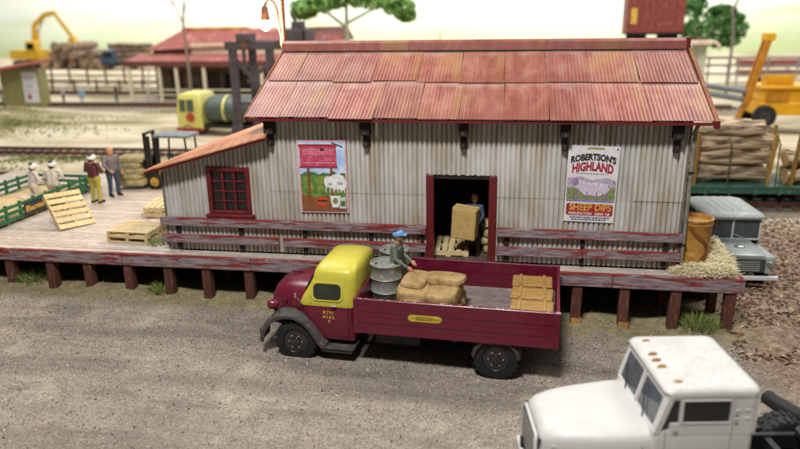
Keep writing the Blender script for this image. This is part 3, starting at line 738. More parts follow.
def lorry():
    t = thing('flatbed_lorry', 'maroon drop-side lorry with yellow cab top parked before the platform', 'lorry', TO, TA)
    # chassis
    mb = MB()
    for y in (.85, 2.05): mb.bb(-5.4, 1.3, y-.06, y+.06, .62, .84, 0, .01)
    for x in (-4.6, -3, -1.4, .4): mb.bb(x-.06, x+.06, .92, 1.98, .66, .8)
    mb.tube((-5.05, .3, .52), (-5.05, 2.6, .52), .06); mb.tube((0, .3, .52), (0, 2.6, .52), .08); mb.ell((0, 1.45, .52), (.25, .25, .22))
    mb.bb(-3.1, -1.9, .45, .8, .45, .85, 0, .04)
    mb.build('chassis', M_blackm, t)
    # wheels
    wheel(t, -5.05, .02, .3, .53, .53); wheel(t, -5.05, 2.45, 2.17, .53, .53)
    wheel(t, 0, .0, .3, .54, .54); wheel(t, 0, 2.92, 2.62, .54, .54)
    wheel(t, 0, .34, .62, .54, .54); wheel(t, 0, 2.58, 2.3, .54, .54)
    # bed floor planks
    M_bed = wood('bed_planks', '#8d7f7c', '#6d605e', 'x', c3='#9d918c', vary=.12)
    n = 14; w = 3.0/n
    for i in range(n):
        mb = MB(); mb.bb(-3.36, 1.34, -.02+i*w+.008, -.02+(i+1)*w-.008, 1.135, 1.17+.004*(i % 3), 0, .006); mb.build('floor_plank', M_bed, t)
    mb = MB(); mb.bb(-3.4, 1.36, .0, 2.96, 1.1, 1.134); mb.build('bed_frame', M_maroon, t)
    for i in range(5):
        x = -3.1+i*1.05; mb = MB(); mb.bb(x-.05, x+.05, .05, 2.9, .86, 1.1); mb.build('cross_bearer', M_blackm, t)
    # side boards: three boards each, slightly proud caps
    def side(y0, y1, nm):
        z0 = 1.0; h = .29
        first = None
        for k in range(6):
            e_ = .0 if k % 2 else .013
            mb = MB(); mb.bb(-3.44, 1.42, y0-e_, y1+e_, z0+k*h/2, z0+(k+1)*h/2-.0006); o = mb.build(nm, M_maroon, t)
        return o
    near = side(-.1, -.03, 'side_board'); side(3.0, 3.07, 'side_board')
    for x0, x1, nm in ((-3.45, -3.38, 'head_board'), (1.36, 1.43, 'tail_board')):
        for k in range(3):
            mb = MB(); mb.bb(x0-(.004 if k == 1 else 0), x1+(.004 if k == 1 else 0), -.02, 2.99, 1.0+.29*k, 1.29+.29*k-.0008); mb.build(nm, M_maroon, t)
    for y in (-.115, 3.06):
        for x in (-3.4, 1.38): MB().bb(x-.05, x+.06, y-.01, y+.03, .98, 1.9, 0, .012).build('corner_post', M_maroon, t)
    for y in (-.108, 3.065):          # rounded top capping
        m = MB(); m.bb(-3.46, 1.44, y-.004, y+.09 if y < 0 else y+.01, 1.866, 1.892, 0, .01) if y < 0 else m.bb(-3.46, 1.44, 2.992, 3.078, 1.866, 1.892, 0, .01); m.build('board_capping', M_maroon, t)
    # worn bright chips along the top edge
    rng = random.Random(1); mb = MB()
    for i in range(26):
        x = rng.uniform(-3.4, 1.38); mb.box((x, -.066+rng.uniform(-.03, .02), 1.893), (rng.uniform(.02, .09), rng.uniform(.012, .03), .004), rotm(0, 0, rng.uniform(-.3, .3)))
    mb.box((1.39, -.08, 1.905), (.1, .05, .006)); mb.box((1.43, -.1, 1.88), (.05, .02, .03))
    stuff(mb.build('paint_chips', mat('bare_chips', '#c8a8b0', '#b08890', rough=.4), t))
    # badge
    mb = MB(); pts = []
    for i in range(9): a = R_(-90+180*i/8); pts.append((-1.38+.1*math.cos(a), 1.5+.085*math.sin(a)))
    for i in range(9): a = R_(90+180*i/8); pts.append((-2.0+.1*math.cos(a), 1.5+.085*math.sin(a)))
    mb.prism(pts, 1, -.12, -.1); bd = mb.build('badge', mat('badge_gold', '#c9b43c', '#b39a30', scale=5, rough=.4), t)
    mb = MB()
    for z, a, b in ((1.535, -1.9, -1.48), (1.5, -2.02, -1.36), (1.465, -1.9, -1.5)): mb.bb(a, b, -.1235, -.12, z-.007, z+.007)
    stuff(mb.build('badge_lines', mat('badge_brown', '#6a5a20', '#4f4216'), bd))
    # cab lower (maroon) and upper (yellow)
    def sec(x0, x1, y0, y1, r, z): return rrect(x0, x1, y0, y1, r, z, 5)
    mb = MB(); mb.loft([sec(-4.86, -3.52, .16, 2.32, .1, z) for z in (.62, .66)]+[sec(-4.86, -3.52, .13, 2.35, .14, z) for z in (.9, 1.3, 1.5)]+[sec(-4.86, -3.52, .15, 2.33, .16, 1.53)])
    cab = mb.build('cab', M_maroon, t, smooth=40)
    mb = MB(); mb.loft([sec(-4.93, -3.5, .12, 2.36, .16, 1.515), sec(-4.95, -3.49, .11, 2.37, .18, 1.56), sec(-4.85, -3.49, .13, 2.35, .2, 1.75), sec(-4.7, -3.49, .17, 2.31, .22, 2.0),
        sec(-4.6, -3.49, .2, 2.28, .22, 2.2), sec(-4.57, -3.49, .23, 2.25, .24, 2.36), sec(-4.54, -3.5, .28, 2.2, .26, 2.43), sec(-4.48, -3.54, .4, 2.07, .26, 2.5), sec(-4.38, -3.6, .6, 1.86, .25, 2.555), sec(-4.2, -3.75, .9, 1.55, .2, 2.585)])
    top = mb.build('cab_top', M_yellow, t, smooth=50)
    # door window: recessed dark glass with a raised yellow surround
    def side_win(x0, x1, z0, z1, yf, r, mt, y):
        pts = [(p[0], p[1]) for p in rrect(x0, x1, z0, z1, r)]
        m = MB(); vs = []
        n = len(pts)
        for (x, z) in pts: vs.append((x, yf(z)+y, z))
        for (x, z) in pts: vs.append((x, yf(z)+y+.05, z))
        m.add(vs, [tuple(range(n)), tuple(range(n, 2*n))]+[(i, (i+1) % n, n+(i+1) % n, n+i) for i in range(n)]); return m
    yf = lambda z: .13+(z-1.75)*.16
    side_win(-4.59, -3.78, 1.67, 2.15, yf, .13, None, -.022).build('window_surround', M_yellow, t, smooth=40)
    side_win(-4.54, -3.83, 1.71, 2.11, yf, .12, None, -.026).build('door_window', M_cabglass, t, smooth=40)
    MB().bb(-4.1, -3.94, .06, .1, 1.535, 1.575, 0, .015).build('door_handle', M_chrome, t)
    mb = MB()
    for a, b in (((-4.72, .118, .7), (-4.72, .118, 1.5)), ((-3.66, .118, .7), (-3.66, .118, 1.5)), ((-4.72, .118, .7), (-3.66, .118, .7))): mb.bar(a, b, .008, .014)
    mb.build('door_seam', M_black, t)
    mb = MB(); mb.path([(-4.62, .1, 1.6), (-4.62, .12, 1.75), (-4.5, .17, 2.05), (-4.4, .22, 2.2), (-3.75, .22, 2.2), (-3.66, .2, 2.1), (-3.64, .1, 1.6)], .014, 6); mb.build('door_frame_bead', M_yellow, t, smooth=50)
    # door lettering
    M_gold = mat('gold_lettering', '#d8b04a', '#c89c3a')
    mb = MB(); flat_text(mb, 'RTN', -4.18, 1.36, .14, .118, .26, .09, 0, .002); flat_text(mb, '4162', -4.17, 1.24, .14, .118, .32, .09, 0, .002); flat_text(mb, '9', -4.16, 1.12, .14, .118, .06, .09, 0, .002); stuff(mb.build('door_lettering', M_gold, t))
    # windscreen (faces forward)
    for y0, y1 in ((.4, 1.18), (1.28, 2.08)):
        m = MB(); m.add([(-4.895, y0, 1.72), (-4.895, y1, 1.72), (-4.66, y1, 2.2), (-4.66, y0, 2.2), (-4.85, y0, 1.72), (-4.85, y1, 1.72), (-4.6, y1, 2.2), (-4.6, y0, 2.2)], [(0, 1, 2, 3), (4, 7, 6, 5), (0, 4, 5, 1), (2, 6, 7, 3), (1, 5, 6, 2), (0, 3, 7, 4)]); m.build('windscreen', M_glass, t)
    # bonnet, tapering and rounded
    def hs(x, hw, zt, zb, k=1.0):
        pts = []; c = 1.24
        for i in range(15):
            a = math.pi*i/14; u = math.copysign(abs(math.cos(a))**.62, math.cos(a)); w = math.sin(a)**.75
            pts.append((x, c+hw*u, zb+(zt-zb)*w))
        return pts+[(x, c-hw*.95, .75), (x, c+hw*.95, .75)]
    mb = MB(); mb.loft([hs(-4.84, 1.05, 1.98, 1.3), hs(-5.1, .96, 1.96, 1.28), hs(-5.4, .84, 1.9, 1.25), hs(-5.65, .74, 1.82, 1.22), hs(-5.8, .66, 1.72, 1.2), hs(-5.86, .58, 1.6, 1.15)])
    bo = mb.build('bonnet', M_maroon, t, smooth=50)
    mb = MB(); mb.bb(-5.5, -4.85, 1.225, 1.255, 1.93, 1.985, 0, .01); mb.build('bonnet_strip', M_maroon, bo)
    for k in range(7):
        m = MB(); m.bb(-5.9, -5.85, .78, 1.7, .85+k*.1, .9+k*.1, 0, .01); m.build('grille_bar', M_maroon, t)
    for k in range(4):
        m = MB(); m.bb(-5.42+k*.12, -5.38+k*.12, .34, .42, 1.36, 1.54); m.build('bonnet_louvre', M_maroon, bo)
    for y in (.25, 2.2):
        m = MB(); m.lathe([(0, .2), (.06, .18), (.12, .1), (.135, 0), (.135, -.04), (.11, -.06), (0, -.07)], (-5.72, y, 1.42), 16, Matrix.Rotation(R_(90), 3, 'Y')); h = m.build('headlamp', M_maroon, t, smooth=50)
        m = MB(); m.lathe([(.115, 0), (.08, .03), (0, .04)], (-5.785, y, 1.42), 16, Matrix.Rotation(R_(-90), 3, 'Y')); m.build('lens', M_chrome, h, smooth=50)
        m = MB(); m.tube((-5.72, y, 1.32), (-5.6, y+(.3 if y < 1 else -.3), 1.1), .03); m.build('lamp_bracket', M_maroon, t)
    m = MB(); m.bb(-6.05, -5.97, .1, 2.4, .62, .76, 0, .02); m.bb(-5.98, -5.4, .8, .9, .64, .72); m.bb(-5.98, -5.4, 1.92, 2.02, .64, .72); m.build('bumper', M_guard, t)
    # front wings that run down into the running boards
    for y0, y1 in ((-.06, .52), (2.52, 1.95)):
        mb = MB(); secs = []
        P_ = [(-5.98, .5), (-5.94, .72), (-5.83, .95), (-5.62, 1.16), (-5.35, 1.27), (-5.05, 1.28), (-4.8, 1.18), (-4.6, 1.0), (-4.46, .78), (-4.36, .6), (-4.25, .5)]
        s = 1 if y1 > y0 else -1
        for i, (x, z) in enumerate(P_):
            a = P_[max(0, i-1)]; b = P_[min(len(P_)-1, i+1)]; tx, tz = b[0]-a[0], b[1]-a[1]; L = math.hypot(tx, tz); nx, nz = -tz/L, tx/L
            secs.append([(x-nx*.1, y0, z-nz*.1), (x-nx*.02, y0, z-nz*.02), (x+nx*.03, y0+.06*s, z+nz*.03), (x+nx*.06, (y0+y1)/2, z+nz*.06), (x+nx*.04, y1, z+nz*.04), (x-nx*.03, y1, z-nz*.03), (x-nx*.03, y0+.05*s, z-nz*.03), (x-nx*.1, y0+.03*s, z-nz*.1)])
        mb.loft(secs); mb.build('front_wing', M_guard, t, smooth=50)
        m = MB(); m.bb(-4.4, -3.5, y0+.02*s, y1, .42, .48, 0, .015); m.bb(-4.36, -3.55, y0+.05*s, y0+.1*s, .34, .42); m.build('running_board', M_guard, t)
    for y0, y1 in ((-.06, .64), (2.98, 2.28)):
        sweep_guard(t, 0, .53, .575, min(y0, y1), max(y0, y1), 172, 8, M_guard, name='rear_mudguard')
    m = MB(); m.path([(-4.85, .1, 1.6), (-4.95, .02, 1.75)], .012, 6); m.ell((-4.97, -.0, 1.8), (.02, .06, .08)); m.build('mirror', M_chrome, t)
    return t
lorry()

# ------------------------------------------------------------------ load on the lorry
def oil_drum(label, x, y):
    t = thing('oil_drum', label, 'drum', tw(x, y, 1.18), TA, 'steel drums on the lorry')
    r = .41
    prof = [(r-.03, 0), (r, .0), (r+.015, .02), (r, .04), (r-.008, .06), (r-.008, .36), (r+.014, .39), (r-.008, .42), (r-.008, .72), (r+.014, .75), (r-.008, .78), (r-.008, 1.07), (r+.012, 1.09), (r+.015, 1.12), (r, 1.14), (r-.03, 1.135), (r-.035, 1.1), (0, 1.105)]
    mg = mat('drum_green', '#3d4a34', '#2c3728', c3='#56604a', scale=6, rough=.5); ms = mat('drum_silver', '#a5a7a2', '#8b8e88', c3='#bcbdb8', scale=5, rough=.38, metal=.35)
    MB().lathe(prof, n=32, mfun=lambda i: 0 if i < 6 else 1).build('shell', [mg, ms], t, smooth=45)
    m = MB(); m.lathe([(.06, 1.105), (.06, 1.125), (.045, 1.13), (0, 1.13)], (.2, .1, 0), 12); m.build('bung', ms, t, smooth=40)
    m = MB(); m.lathe([(.03, 1.105), (.03, 1.122), (0, 1.124)], (-.25, -.08, 0), 10); m.build('vent_plug', M_dark, t, smooth=40)
oil_drum('nearer steel drum with silver top and green base behind the lorry cab', -2.98, 1.42)
oil_drum('farther steel drum, half hidden behind the nearer one on the lorry', -3.0, 2.5)

def sack_mesh(r, seed, flat=.4):
    mb = MB(); mb.ell((0, 0, 0), r, 24, 14, None, 0, .1, flat, seed)
    for sx in (-1, 1): mb.box((sx*r[0]*.98, 0, 0), (.06, r[1]*1.2, .05), None, 0, .015)
    return mb
def sack(label, loc, rz, r, seed, mt=None, group=None, tilt=0):
    o = sack_mesh(r, seed).build('sack', mt or M_sack, smooth=70); o.location = loc; o.rotation_euler = (tilt, 0, rz); tag(o, label, 'sack', group); return o
G_ls = 'tan sacks heaped on the lorry bed'
for lab, x, y, z, rz, r, sd, tl in (
    ('bottom tan sack at the near side of the lorry load heap', -1.78, .62, 1.36, 0, (.86, .46, .19), 1, 0),
    ('bottom tan sack at the far side of the lorry load heap', -1.76, 1.5, 1.36, .04, (.84, .44, .19), 2, 0),
    ('tan sack lying on top of the heap next to the man', -2.1, 1.0, 1.77, R_(89), (.74, .41, .23), 3, .03),
    ('tan sack on top of the heap nearest the empty bed floor', -1.36, 1.02, 1.75, R_(86), (.76, .39, .22), 4, -.06),
    ('flat tan sack flung across the crest of the heap', -1.42, 1.3, 2.0, -.12, (.5, .36, .11), 5, -.08),
    ('small tan sack drooping over the crest next to the man', -2.12, 1.05, 2.02, R_(84), (.52, .32, .1), 6, .02)):
    sack(lab, tw(x, y, z), TA+rz, r, sd, None, G_ls, tl)
M_crate = wood('crate_wood', '#ad8549', '#8f6a34', 'x', vary=.12, c3='#bb955a')
def crate(label, x, y, z=1.18):
    t = thing('wooden_crate', label, 'crate', tw(x, y, z), TA+R_(random.uniform(-3, 3)), 'wooden crates at the lorry tail')
    w, d, h = .98, .68, .54
    MB().bb(-w/2, w/2, -d/2, d/2, 0, h-.06, 0, .02).build('body', M_crate, t)
    MB().bb(-w/2-.02, w/2+.02, -d/2-.02, d/2+.02, h-.06, h, 0, .018).build('lid', M_crate, t)
    for x in (-.3, .3):
        MB().bb(x-.04, x+.04, -d/2-.035, d/2+.035, h+.001, h+.03, 0, .01).build('strap', M_crate, t)
        MB().bb(x-.04, x+.04, -d/2-.045, -d/2-.021, .02, h, 0, .01).build('strap', M_crate, t)
crate('tan wooden crate nearest the camera by the lorry tailboard', .78, .62)
crate('middle of three tan wooden crates by the lorry tailboard', .76, 1.44)
crate('tan wooden crate farthest back by the lorry tailboard', .74, 2.28)

# ================================================================== FIGURES
def capsule(mb, p0, r0, p1, r1, n=10, m=0):
    p0, p1 = Vector(p0), Vector(p1); d = p1-p0; L = d.length
    d = d/L if L > 1e-6 else Vector((0, 0, 1))
    pts = []; rr = []
    for a in (-80, -50, -20): pts.append(p0+d*r0*math.sin(R_(a))); rr.append(r0*math.cos(R_(a)))
    for a in (20, 50, 80): pts.append(p1+d*r1*math.sin(R_(a))); rr.append(r1*math.cos(R_(a)))
    mb.path(pts, rr, n, m)
def fmat(hexc): return mat('figure_paint_'+hexc.strip('#'), hexc, tuple(x*.78 for x in lin(hexc)), scale=9, rough=.6)
def figure(label, loc, rz, shirt, trousers, shoes='#231c18', hair='#3a2a1e', hat=None, pose=None, scale=1.0, voxel=.016, group=None, sleeves=None, apart=True, bulk=1.16, wide=1.0):
    """standing figure facing -Y; pose overrides joints"""
    J = dict(pelvis=(0, 0, .95), chest=(0, 0, 1.28), neck=(0, .01, 1.46), head=(0, -.015, 1.61),
             sL=(.19, 0, 1.4), eL=(.25, .02, 1.13), wL=(.25, -.08, .88), hL=(.25, -.11, .79),
             sR=(-.19, 0, 1.4), eR=(-.25, .02, 1.13), wR=(-.25, -.08, .88), hR=(-.25, -.11, .79),
             pL=(.095, 0, .9), kL=(.11, -.03, .5), aL=(.12, .02, .09), tL=(.13, -.15, .04),
             pR=(-.095, 0, .9), kR=(-.11, -.03, .5), aR=(-.12, .02, .09), tR=(-.13, -.15, .04))
    if pose: J.update(pose)
    J = {k: Vector((v[0]*wide, v[1]*(1+.5*(wide-1)), v[2])) for k, v in J.items()}
    B = []     # (p0, r0, p1, r1, material)
    def b(p0, r0, p1, r1, m):
        k = bulk if r0 > .022 else 1.0
        B.append((Vector(p0), r0*k, Vector(p1), r1*k, m))
    side = (J['sL']-J['sR']).normalized()
    b(J['pL'], .105, J['pR'], .105, 2)
    for s in (-1, 1): b(J['pelvis']+side*.06*s, .105, J['chest']+side*.085*s, .115, 1)
    b(J['sL'], .068, J['sR'], .068, 1); b(J['chest']+side*.1, .1, J['chest']-side*.1, .1, 1)
    b(J['neck']-Vector((0, 0, .06)), .06, J['neck']+(J['head']-J['neck'])*.5, .052, 0)
    up_ = (J['head']-J['neck']).normalized(); f = side.cross(Vector((0, 0, 1))).normalized()
    f = -f if f.dot(Vector((0, -1, 0))) < 0 and not (pose and 'face' in pose) else f
    if pose and 'face' in pose: f = Vector(pose['face']).normalized()
    hd = J['head']
    b(hd+up_*.045+f*-.012, .098, hd-up_*.03+f*.015, .082, 0); b(hd-up_*.085+f*.035, .042, hd-up_*.05+f*.03, .05, 0)
    b(hd+f*.095-up_*.0, .012, hd+f*.112-up_*.03, .017, 0)
    hs = f.cross(up_).normalized()
    for s in (-1, 1): b(hd+hs*.092*s-up_*.02, .016, hd+hs*.095*s+up_*.015, .02, 0)
    b(hd+up_*.065-f*.035, .092, hd+up_*.0-f*.05, .082, 4)
    for q in 'LR':
        sm = 1 if not sleeves else 0
        b(J['s'+q], .066, J['e'+q], .048, 1); b(J['e'+q], .047, J['w'+q], .034, sm)
        d = (J['h'+q]-J['w'+q]).normalized(); sd = d.cross(side if abs(d.dot(side)) < .9 else Vector((0, 1, 0))).normalized()
        b(J['w'+q], .03, J['h'+q], .036, 0); b(J['w'+q]+d*.04+sd*.018, .026, J['h'+q]+sd*.025, .024, 0); b(J['w'+q]+d*.04-sd*.018, .026, J['h'+q]-sd*.025, .024, 0)
        nrm = sd.cross(d).normalized()
        for i, ln in enumerate((.07, .085, .08, .06)):
            o = J['h'+q]+sd*(.042-.028*i); k1 = o+d*ln*.55; k2 = k1+d*ln*.4+nrm*ln*.4
            b(o, .0135, k1, .0125, 0); b(k1, .0125, k2, .011, 0)
        o = J['w'+q]+d*.03+sd*.04; b(o, .017, o+d*.05+sd*.035, .0135, 0)
        b(J['p'+q], .098, J['k'+q], .066, 2); b(J['k'+q], .064, J['a'+q], .05, 2)
        b(J['a'+q]-Vector((0, 0, .02)), .052, J['t'+q], .042, 3); b(J['a'+q]-Vector((0, 0, .045))+(J['a'+q]-J['t'+q])*.2, .04, J['t'+q]-Vector((0, 0, .005)), .036, 3)
    mb = MB()
    for (p0, r0, p1, r1, m) in B: capsule(mb, p0, r0, p1, r1)
    tmp = bpy.data.objects.new('tmp', mb.mesh('tmp', M_skin)); COL.objects.link(tmp)
    md = tmp.modifiers.new('r', 'REMESH'); md.mode = 'VOXEL'; md.voxel_size = voxel
    sm = tmp.modifiers.new('s', 'SMOOTH'); sm.factor = .5; sm.iterations = 2 if voxel < .02 else 1
    me = bpy.data.meshes.new_from_object(tmp.evaluated_get(bpy.context.evaluated_depsgraph_get())); bpy.data.objects.remove(tmp)
    me.materials.clear()
    for m in (M_skin, fmat(shirt), fmat(trousers), fmat(shoes), fmat(hair)): me.materials.append(m)
    idx = []
    BB = [(p0, p1-p0, max(1e-9, (p1-p0).length_squared), r0, r1, m) for (p0, r0, p1, r1, m) in B]
    for p in me.polygons:
        c = p.center; best = 9; bm_ = 0
        for (p0, d, L2, r0, r1, m) in BB:
            t = max(0, min(1, (c-p0).dot(d)/L2)); q = (c-p0-d*t).length-(r0+(r1-r0)*t)
            if q < best: best = q; bm_ = m
        idx.append(bm_)
    me.polygons.foreach_set('material_index', idx); me.shade_smooth(); me.name = 'person'
    root = thing('person', label, 'person', loc, rz, group); root.scale = (scale,)*3
    o = bpy.data.objects.new('body', me); COL.objects.link(o); o.parent = root
    if apart:
        m = MB()
        for s in (-1, 1): m.ell(hd+f*.087*bulk+hs*.034*s+up_*.012, (.012, .012, .009), 8, 5)
        m.build('eyes', M_dark, root)
    if hat:
        kind, colr = hat; m = MB(); z = up_; rot = Matrix((hs, -f, z)).transposed()
        if kind == 'cap':
            m.ell(hd+up_*.05-f*.01, (.112*bulk, .118*bulk, .09*bulk), 14, 8, rot); m.box(hd+up_*.055+f*.115*bulk, (.15*bulk, .11*bulk, .014), rot @ rotm(R_(8), 0, 0), 0, .006)
        else:
            m.ell(hd+up_*.05-f*.01, (.116*bulk, .124*bulk, .1*bulk), 14, 8, rot); m.lathe([(.11, .045), (.15, .04), (.15, .052), (.11, .06)], hd-f*.005, 16, rot)
        m.build('cap' if kind == 'cap' else 'hard_hat', fmat(colr), root, smooth=50)
    return root
# man with a box in the doorway, facing out
dm = figure('man in dark trousers carrying a tan box in the shed doorway', (.36, .72, 1.548), R_(-12), '#36465a', '#2e2a27', hair='#5a3a28', scale=1.05,
       pose=dict(sL=(.19, -.04, 1.4), eL=(.27, -.12, 1.16), wL=(.2, -.34, 1.0), hL=(.12, -.38, .96), sR=(-.19, -.04, 1.4), eR=(-.33, -.12, 1.18), wR=(-.42, -.36, 1.05), hR=(-.42, -.44, 1.02), chest=(0, .03, 1.28), kL=(.12, -.12, .5), aL=(.13, -.06, .09), tL=(.14, -.23, .04)))
def carton():
    t = thing('cardboard_box', 'tall tan cardboard box held by the man in the doorway', 'box', (.09, .26, 2.19), R_(-14))
    t.rotation_euler = (R_(3), R_(4), R_(-14)); m_ = mat('cardboard', '#c6a868', '#b3955a', scale=5, rough=.85)
    MB().bb(-.36, .36, -.2, .2, 0, .92, 0, .03).build('carton', m_, t)
    MB().bb(-.365, .365, -.012, .012, .928, .932).build('tape', mat('parcel_tape', '#a88c50', '#9a7c44', rough=.4), t)
    for s in (-1, 1): MB().bb(-.35, .35, .02 if s > 0 else -.195, .195 if s > 0 else -.02, .9205, .928, 0, .003).build('flap', m_, t)
carton()
# man on the lorry, leaning over the sacks
p = tw(-2.78, 1.62, 1.178)
figure('man in green overalls and blue cap standing on the lorry bed', p, TA+R_(82), '#6a7468', '#43563f', hat=('cap', '#6f9fd0'), scale=1.12,
       pose=dict(chest=(0, -.03, 1.28), neck=(0, -.05, 1.46), head=(0, -.08, 1.6), sL=(.19, -.04, 1.39), eL=(.25, -.08, 1.12), wL=(.18, -.33, .95), hL=(.15, -.4, .9), sR=(-.19, -.04, 1.39), eR=(-.26, -.1, 1.12), wR=(-.2, -.36, .93), hR=(-.18, -.44, .87)))
# two men talking on the platform
figure('man in maroon shirt and yellow trousers seen from behind on the platform', (-14.5, 4.87, P), R_(170), '#5c2a30', '#b5a440', hat=('cap', '#ece8e4'), scale=1.08, bulk=1.38, wide=1.25,
       pose=dict(eL=(.3, -.04, 1.16), wL=(.16, -.2, 1.12), hL=(.08, -.23, 1.12), eR=(-.3, -.04, 1.16), wR=(-.16, -.2, 1.1), hR=(-.08, -.23, 1.08)))
figure('bareheaded man in grey jacket and dark blue trousers behind the maroon shirt', (-14.42, 6.0, P), R_(60), '#6d6668', '#33405a', hair='#b88a70', scale=1.12, bulk=1.38, wide=1.25, pose=dict(eR=(-.27, -.12, 1.16), wR=(-.2, -.3, 1.0), hR=(-.18, -.38, .97)))
kneel = dict(pelvis=(0, 0, .52), chest=(0, -.05, .86), neck=(0, -.06, 1.04), head=(0, -.08, 1.19), sL=(.19, -.05, .98), eL=(.27, -.1, .72), wL=(.2, -.3, .6), hL=(.16, -.38, .57), sR=(-.19, -.05, .98), eR=(-.27, -.1, .72), wR=(-.2, -.3, .6), hR=(-.16, -.38, .57),
             pL=(.095, 0, .48), kL=(.12, -.06, .09), aL=(.12, .4, .07), tL=(.12, .52, .04), pR=(-.095, 0, .48), kR=(-.12, -.06, .09), aR=(-.12, .4, .07), tR=(-.12, .52, .04))
figure('kneeling worker in white shirt at the left in the green cart', (-17.05, 4.72, 1.72), R_(150), '#dcd4cc', '#d8cbb8', hair='#2a2018', hat=('cap', '#f0eeea'), pose=kneel, scale=1.0, bulk=1.4, wide=1.3)
figure('broad kneeling worker in cream shirt behind the leaning pallet', (-16.3, 4.9, 1.72), R_(185), '#dfd6c6', '#c9b8a0', hair='#1e1814', hat=('cap', '#f0eeea'), pose=kneel, scale=1.05, bulk=1.4, wide=1.3)

# ================================================================== THINGS ON THE PLATFORM
def pallet_parts(w=1.2, d=1.45, h=.19):
    out = []
    for y in (-d/2+.05, 0, d/2-.05): out.append(('bearer', MB().bb(-w/2, w/2, y-.045, y+.045, .035, h-.035, 0, .006), (1)))
    n = 6
    for i in range(n):
        x = -w/2+.07+i*(w-.14)/(n-1); out.append(('slat', MB().bb(x-.075, x+.075, -d/2, d/2, h-.034, h, 0, .005), 1))
    for i in (-1, 0, 1): out.append(('slat', MB().bb(i*(w/2-.08)-.075, i*(w/2-.08)+.075, -d/2, d/2, 0, .034, 0, .005), 1))
    return [(nm, mb.mesh(nm, M_pallet)) for nm, mb, _ in out]
PAL = pallet_parts()
def pallet(label, loc, rz, rot=None, group='wooden pallets on the platform'):
    t = thing('wooden_pallet', label, 'pallet', loc, rz, group)
    if rot: t.rotation_euler = rot
    for nm, me in PAL: inst(me, nm, t)
    return t
pallet('lower pallet of the front stack beside the lean-to corner', (-10.6, .95, P+.003), R_(92-6))
pallet('upper pallet of the front stack beside the lean-to corner', (-10.57, .93, P+.2), R_(92-4))
pallet('lower pallet of the rear stack by the forklift', (-11.1, 3.85, P+.003), R_(4))
pallet('upper pallet of the rear stack by the forklift', (-11.06, 3.88, P+.2), R_(7))
e = Vector((math.cos(1.061), math.sin(1.061), 0)); nn = Vector((-math.sin(1.061), math.cos(1.061), 0)); vv = (nn*math.cos(.789)+Vector((0, 0, 1))*math.sin(.789))
ee = (e*math.cos(-.049)+vv*math.sin(-.049)); vv2 = vv*math.cos(-.049)-e*math.sin(-.049); zz = ee.cross(vv2)
o0 = Vector((-13.563, 1.237, P+.06)); ctr = o0+ee*.62+vv2*.755-zz*.19
# pallet local: x across slats (up the lean), y along slats
rotM = Matrix((vv2, -ee, zz)).transposed()
lp = pallet('pallet propped up at a slant beside the green cart', ctr, 0); lp.rotation_euler = rotM.to_euler(); lp.scale = (1.22, .86, 1)
pm = MB(); pm.bar((.35, 0, 0), (.35-.1, 0, -.62), .07, .07); pm.build('prop', M_pallet, lp)

M_tub = mat('tub_ochre', '#b8873c', '#a5732e', c3='#c29650', scale=4, rough=.45)
def tub():
    t = thing('ochre_tub', 'tall ochre tub with dark painted squiggle standing in straw', 'tub', (6.4, .3, P)); t.scale = (1.16, 1.16, 1.0)
    MB().lathe([(.34, 0), (.345, .02), (.36, .7), (.385, 1.38), (.4, 1.4), (.4, 1.45), (.37, 1.46), (.355, 1.42), (.33, .6), (.31, .3), (0, .28)], n=36).build('shell', M_tub, t, smooth=45)
    m = MB(); pts = []
    for i in range(33):
        s_ = i/32; ang = R_(-118+70*(.5+.5*math.sin(s_*math.pi*1.55-1.4))); z = 1.28-1.12*s_; r = .349+.03*z/1.4
        pts.append((ang, z, r+.012))
    w = .05; vs = []; fs = []
    for i, (a, z, r) in enumerate(pts):
        i0 = pts[max(0, i-1)]; i1 = pts[min(32, i+1)]; ta, tz = (i1[0]-i0[0])*r, i1[1]-i0[1]; L = math.hypot(ta, tz); na, nz = -tz/L, ta/L
        for sg in (-1, 1):
            A = a+sg*w*na/r; Z = z+sg*w*nz; vs.append((r*math.cos(A), r*math.sin(A), Z))
    for i in range(32): fs.append((2*i, 2*i+1, 2*i+3, 2*i+2))
    m.add(vs, fs); m.build('painted_squiggle', mat('tub_brown', '#7a4a1c', '#6a3e16', rough=.45), t, smooth=60)
    MB().lathe([(.355, 1.28), (.392, 1.3), (.394, 1.33), (.36, 1.35)], n=36).build('hoop', M_tub, t, smooth=45)
    MB().bb(-.5, .55, -.42, -.36, .0, .05, 0, .01).build('base_batten', M_tub, t)
tub()
def straw_heap(name, label, cat, surf, n, seed, mt=M_straw, ln=(.1, .26), body=True, bx=None):
    """loose straw: thin blades laid over a lumpy body; surf(rng) -> point, normal"""
    rng = random.Random(seed); mb = MB(); vs = []; fs = []
    for i in range(n):
        p, nrm = surf(rng); a = rng.uniform(0, 2*math.pi); d = Vector((math.cos(a), math.sin(a), rng.uniform(-.35, .5))).normalized()
        L = rng.uniform(*ln); w = rng.uniform(.003, .007); s_ = d.cross(Vector(nrm)+Vector((rng.uniform(-.4, .4),)*3)).normalized()*w
        b = len(vs); q = Vector(p); e2 = q+d*L+Vector((0, 0, rng.uniform(-.05, .03)))
        vs += [q-s_, q+s_, e2+s_, e2-s_]; fs.append((b, b+1, b+2, b+3))
    if bx: mb.ell(bx[0], bx[1], 24, 12, None, 0, .22, .8, seed)
    mb.add(vs, fs); o = mb.build(name, mt); tag(o, label, cat, None, 'stuff'); return o
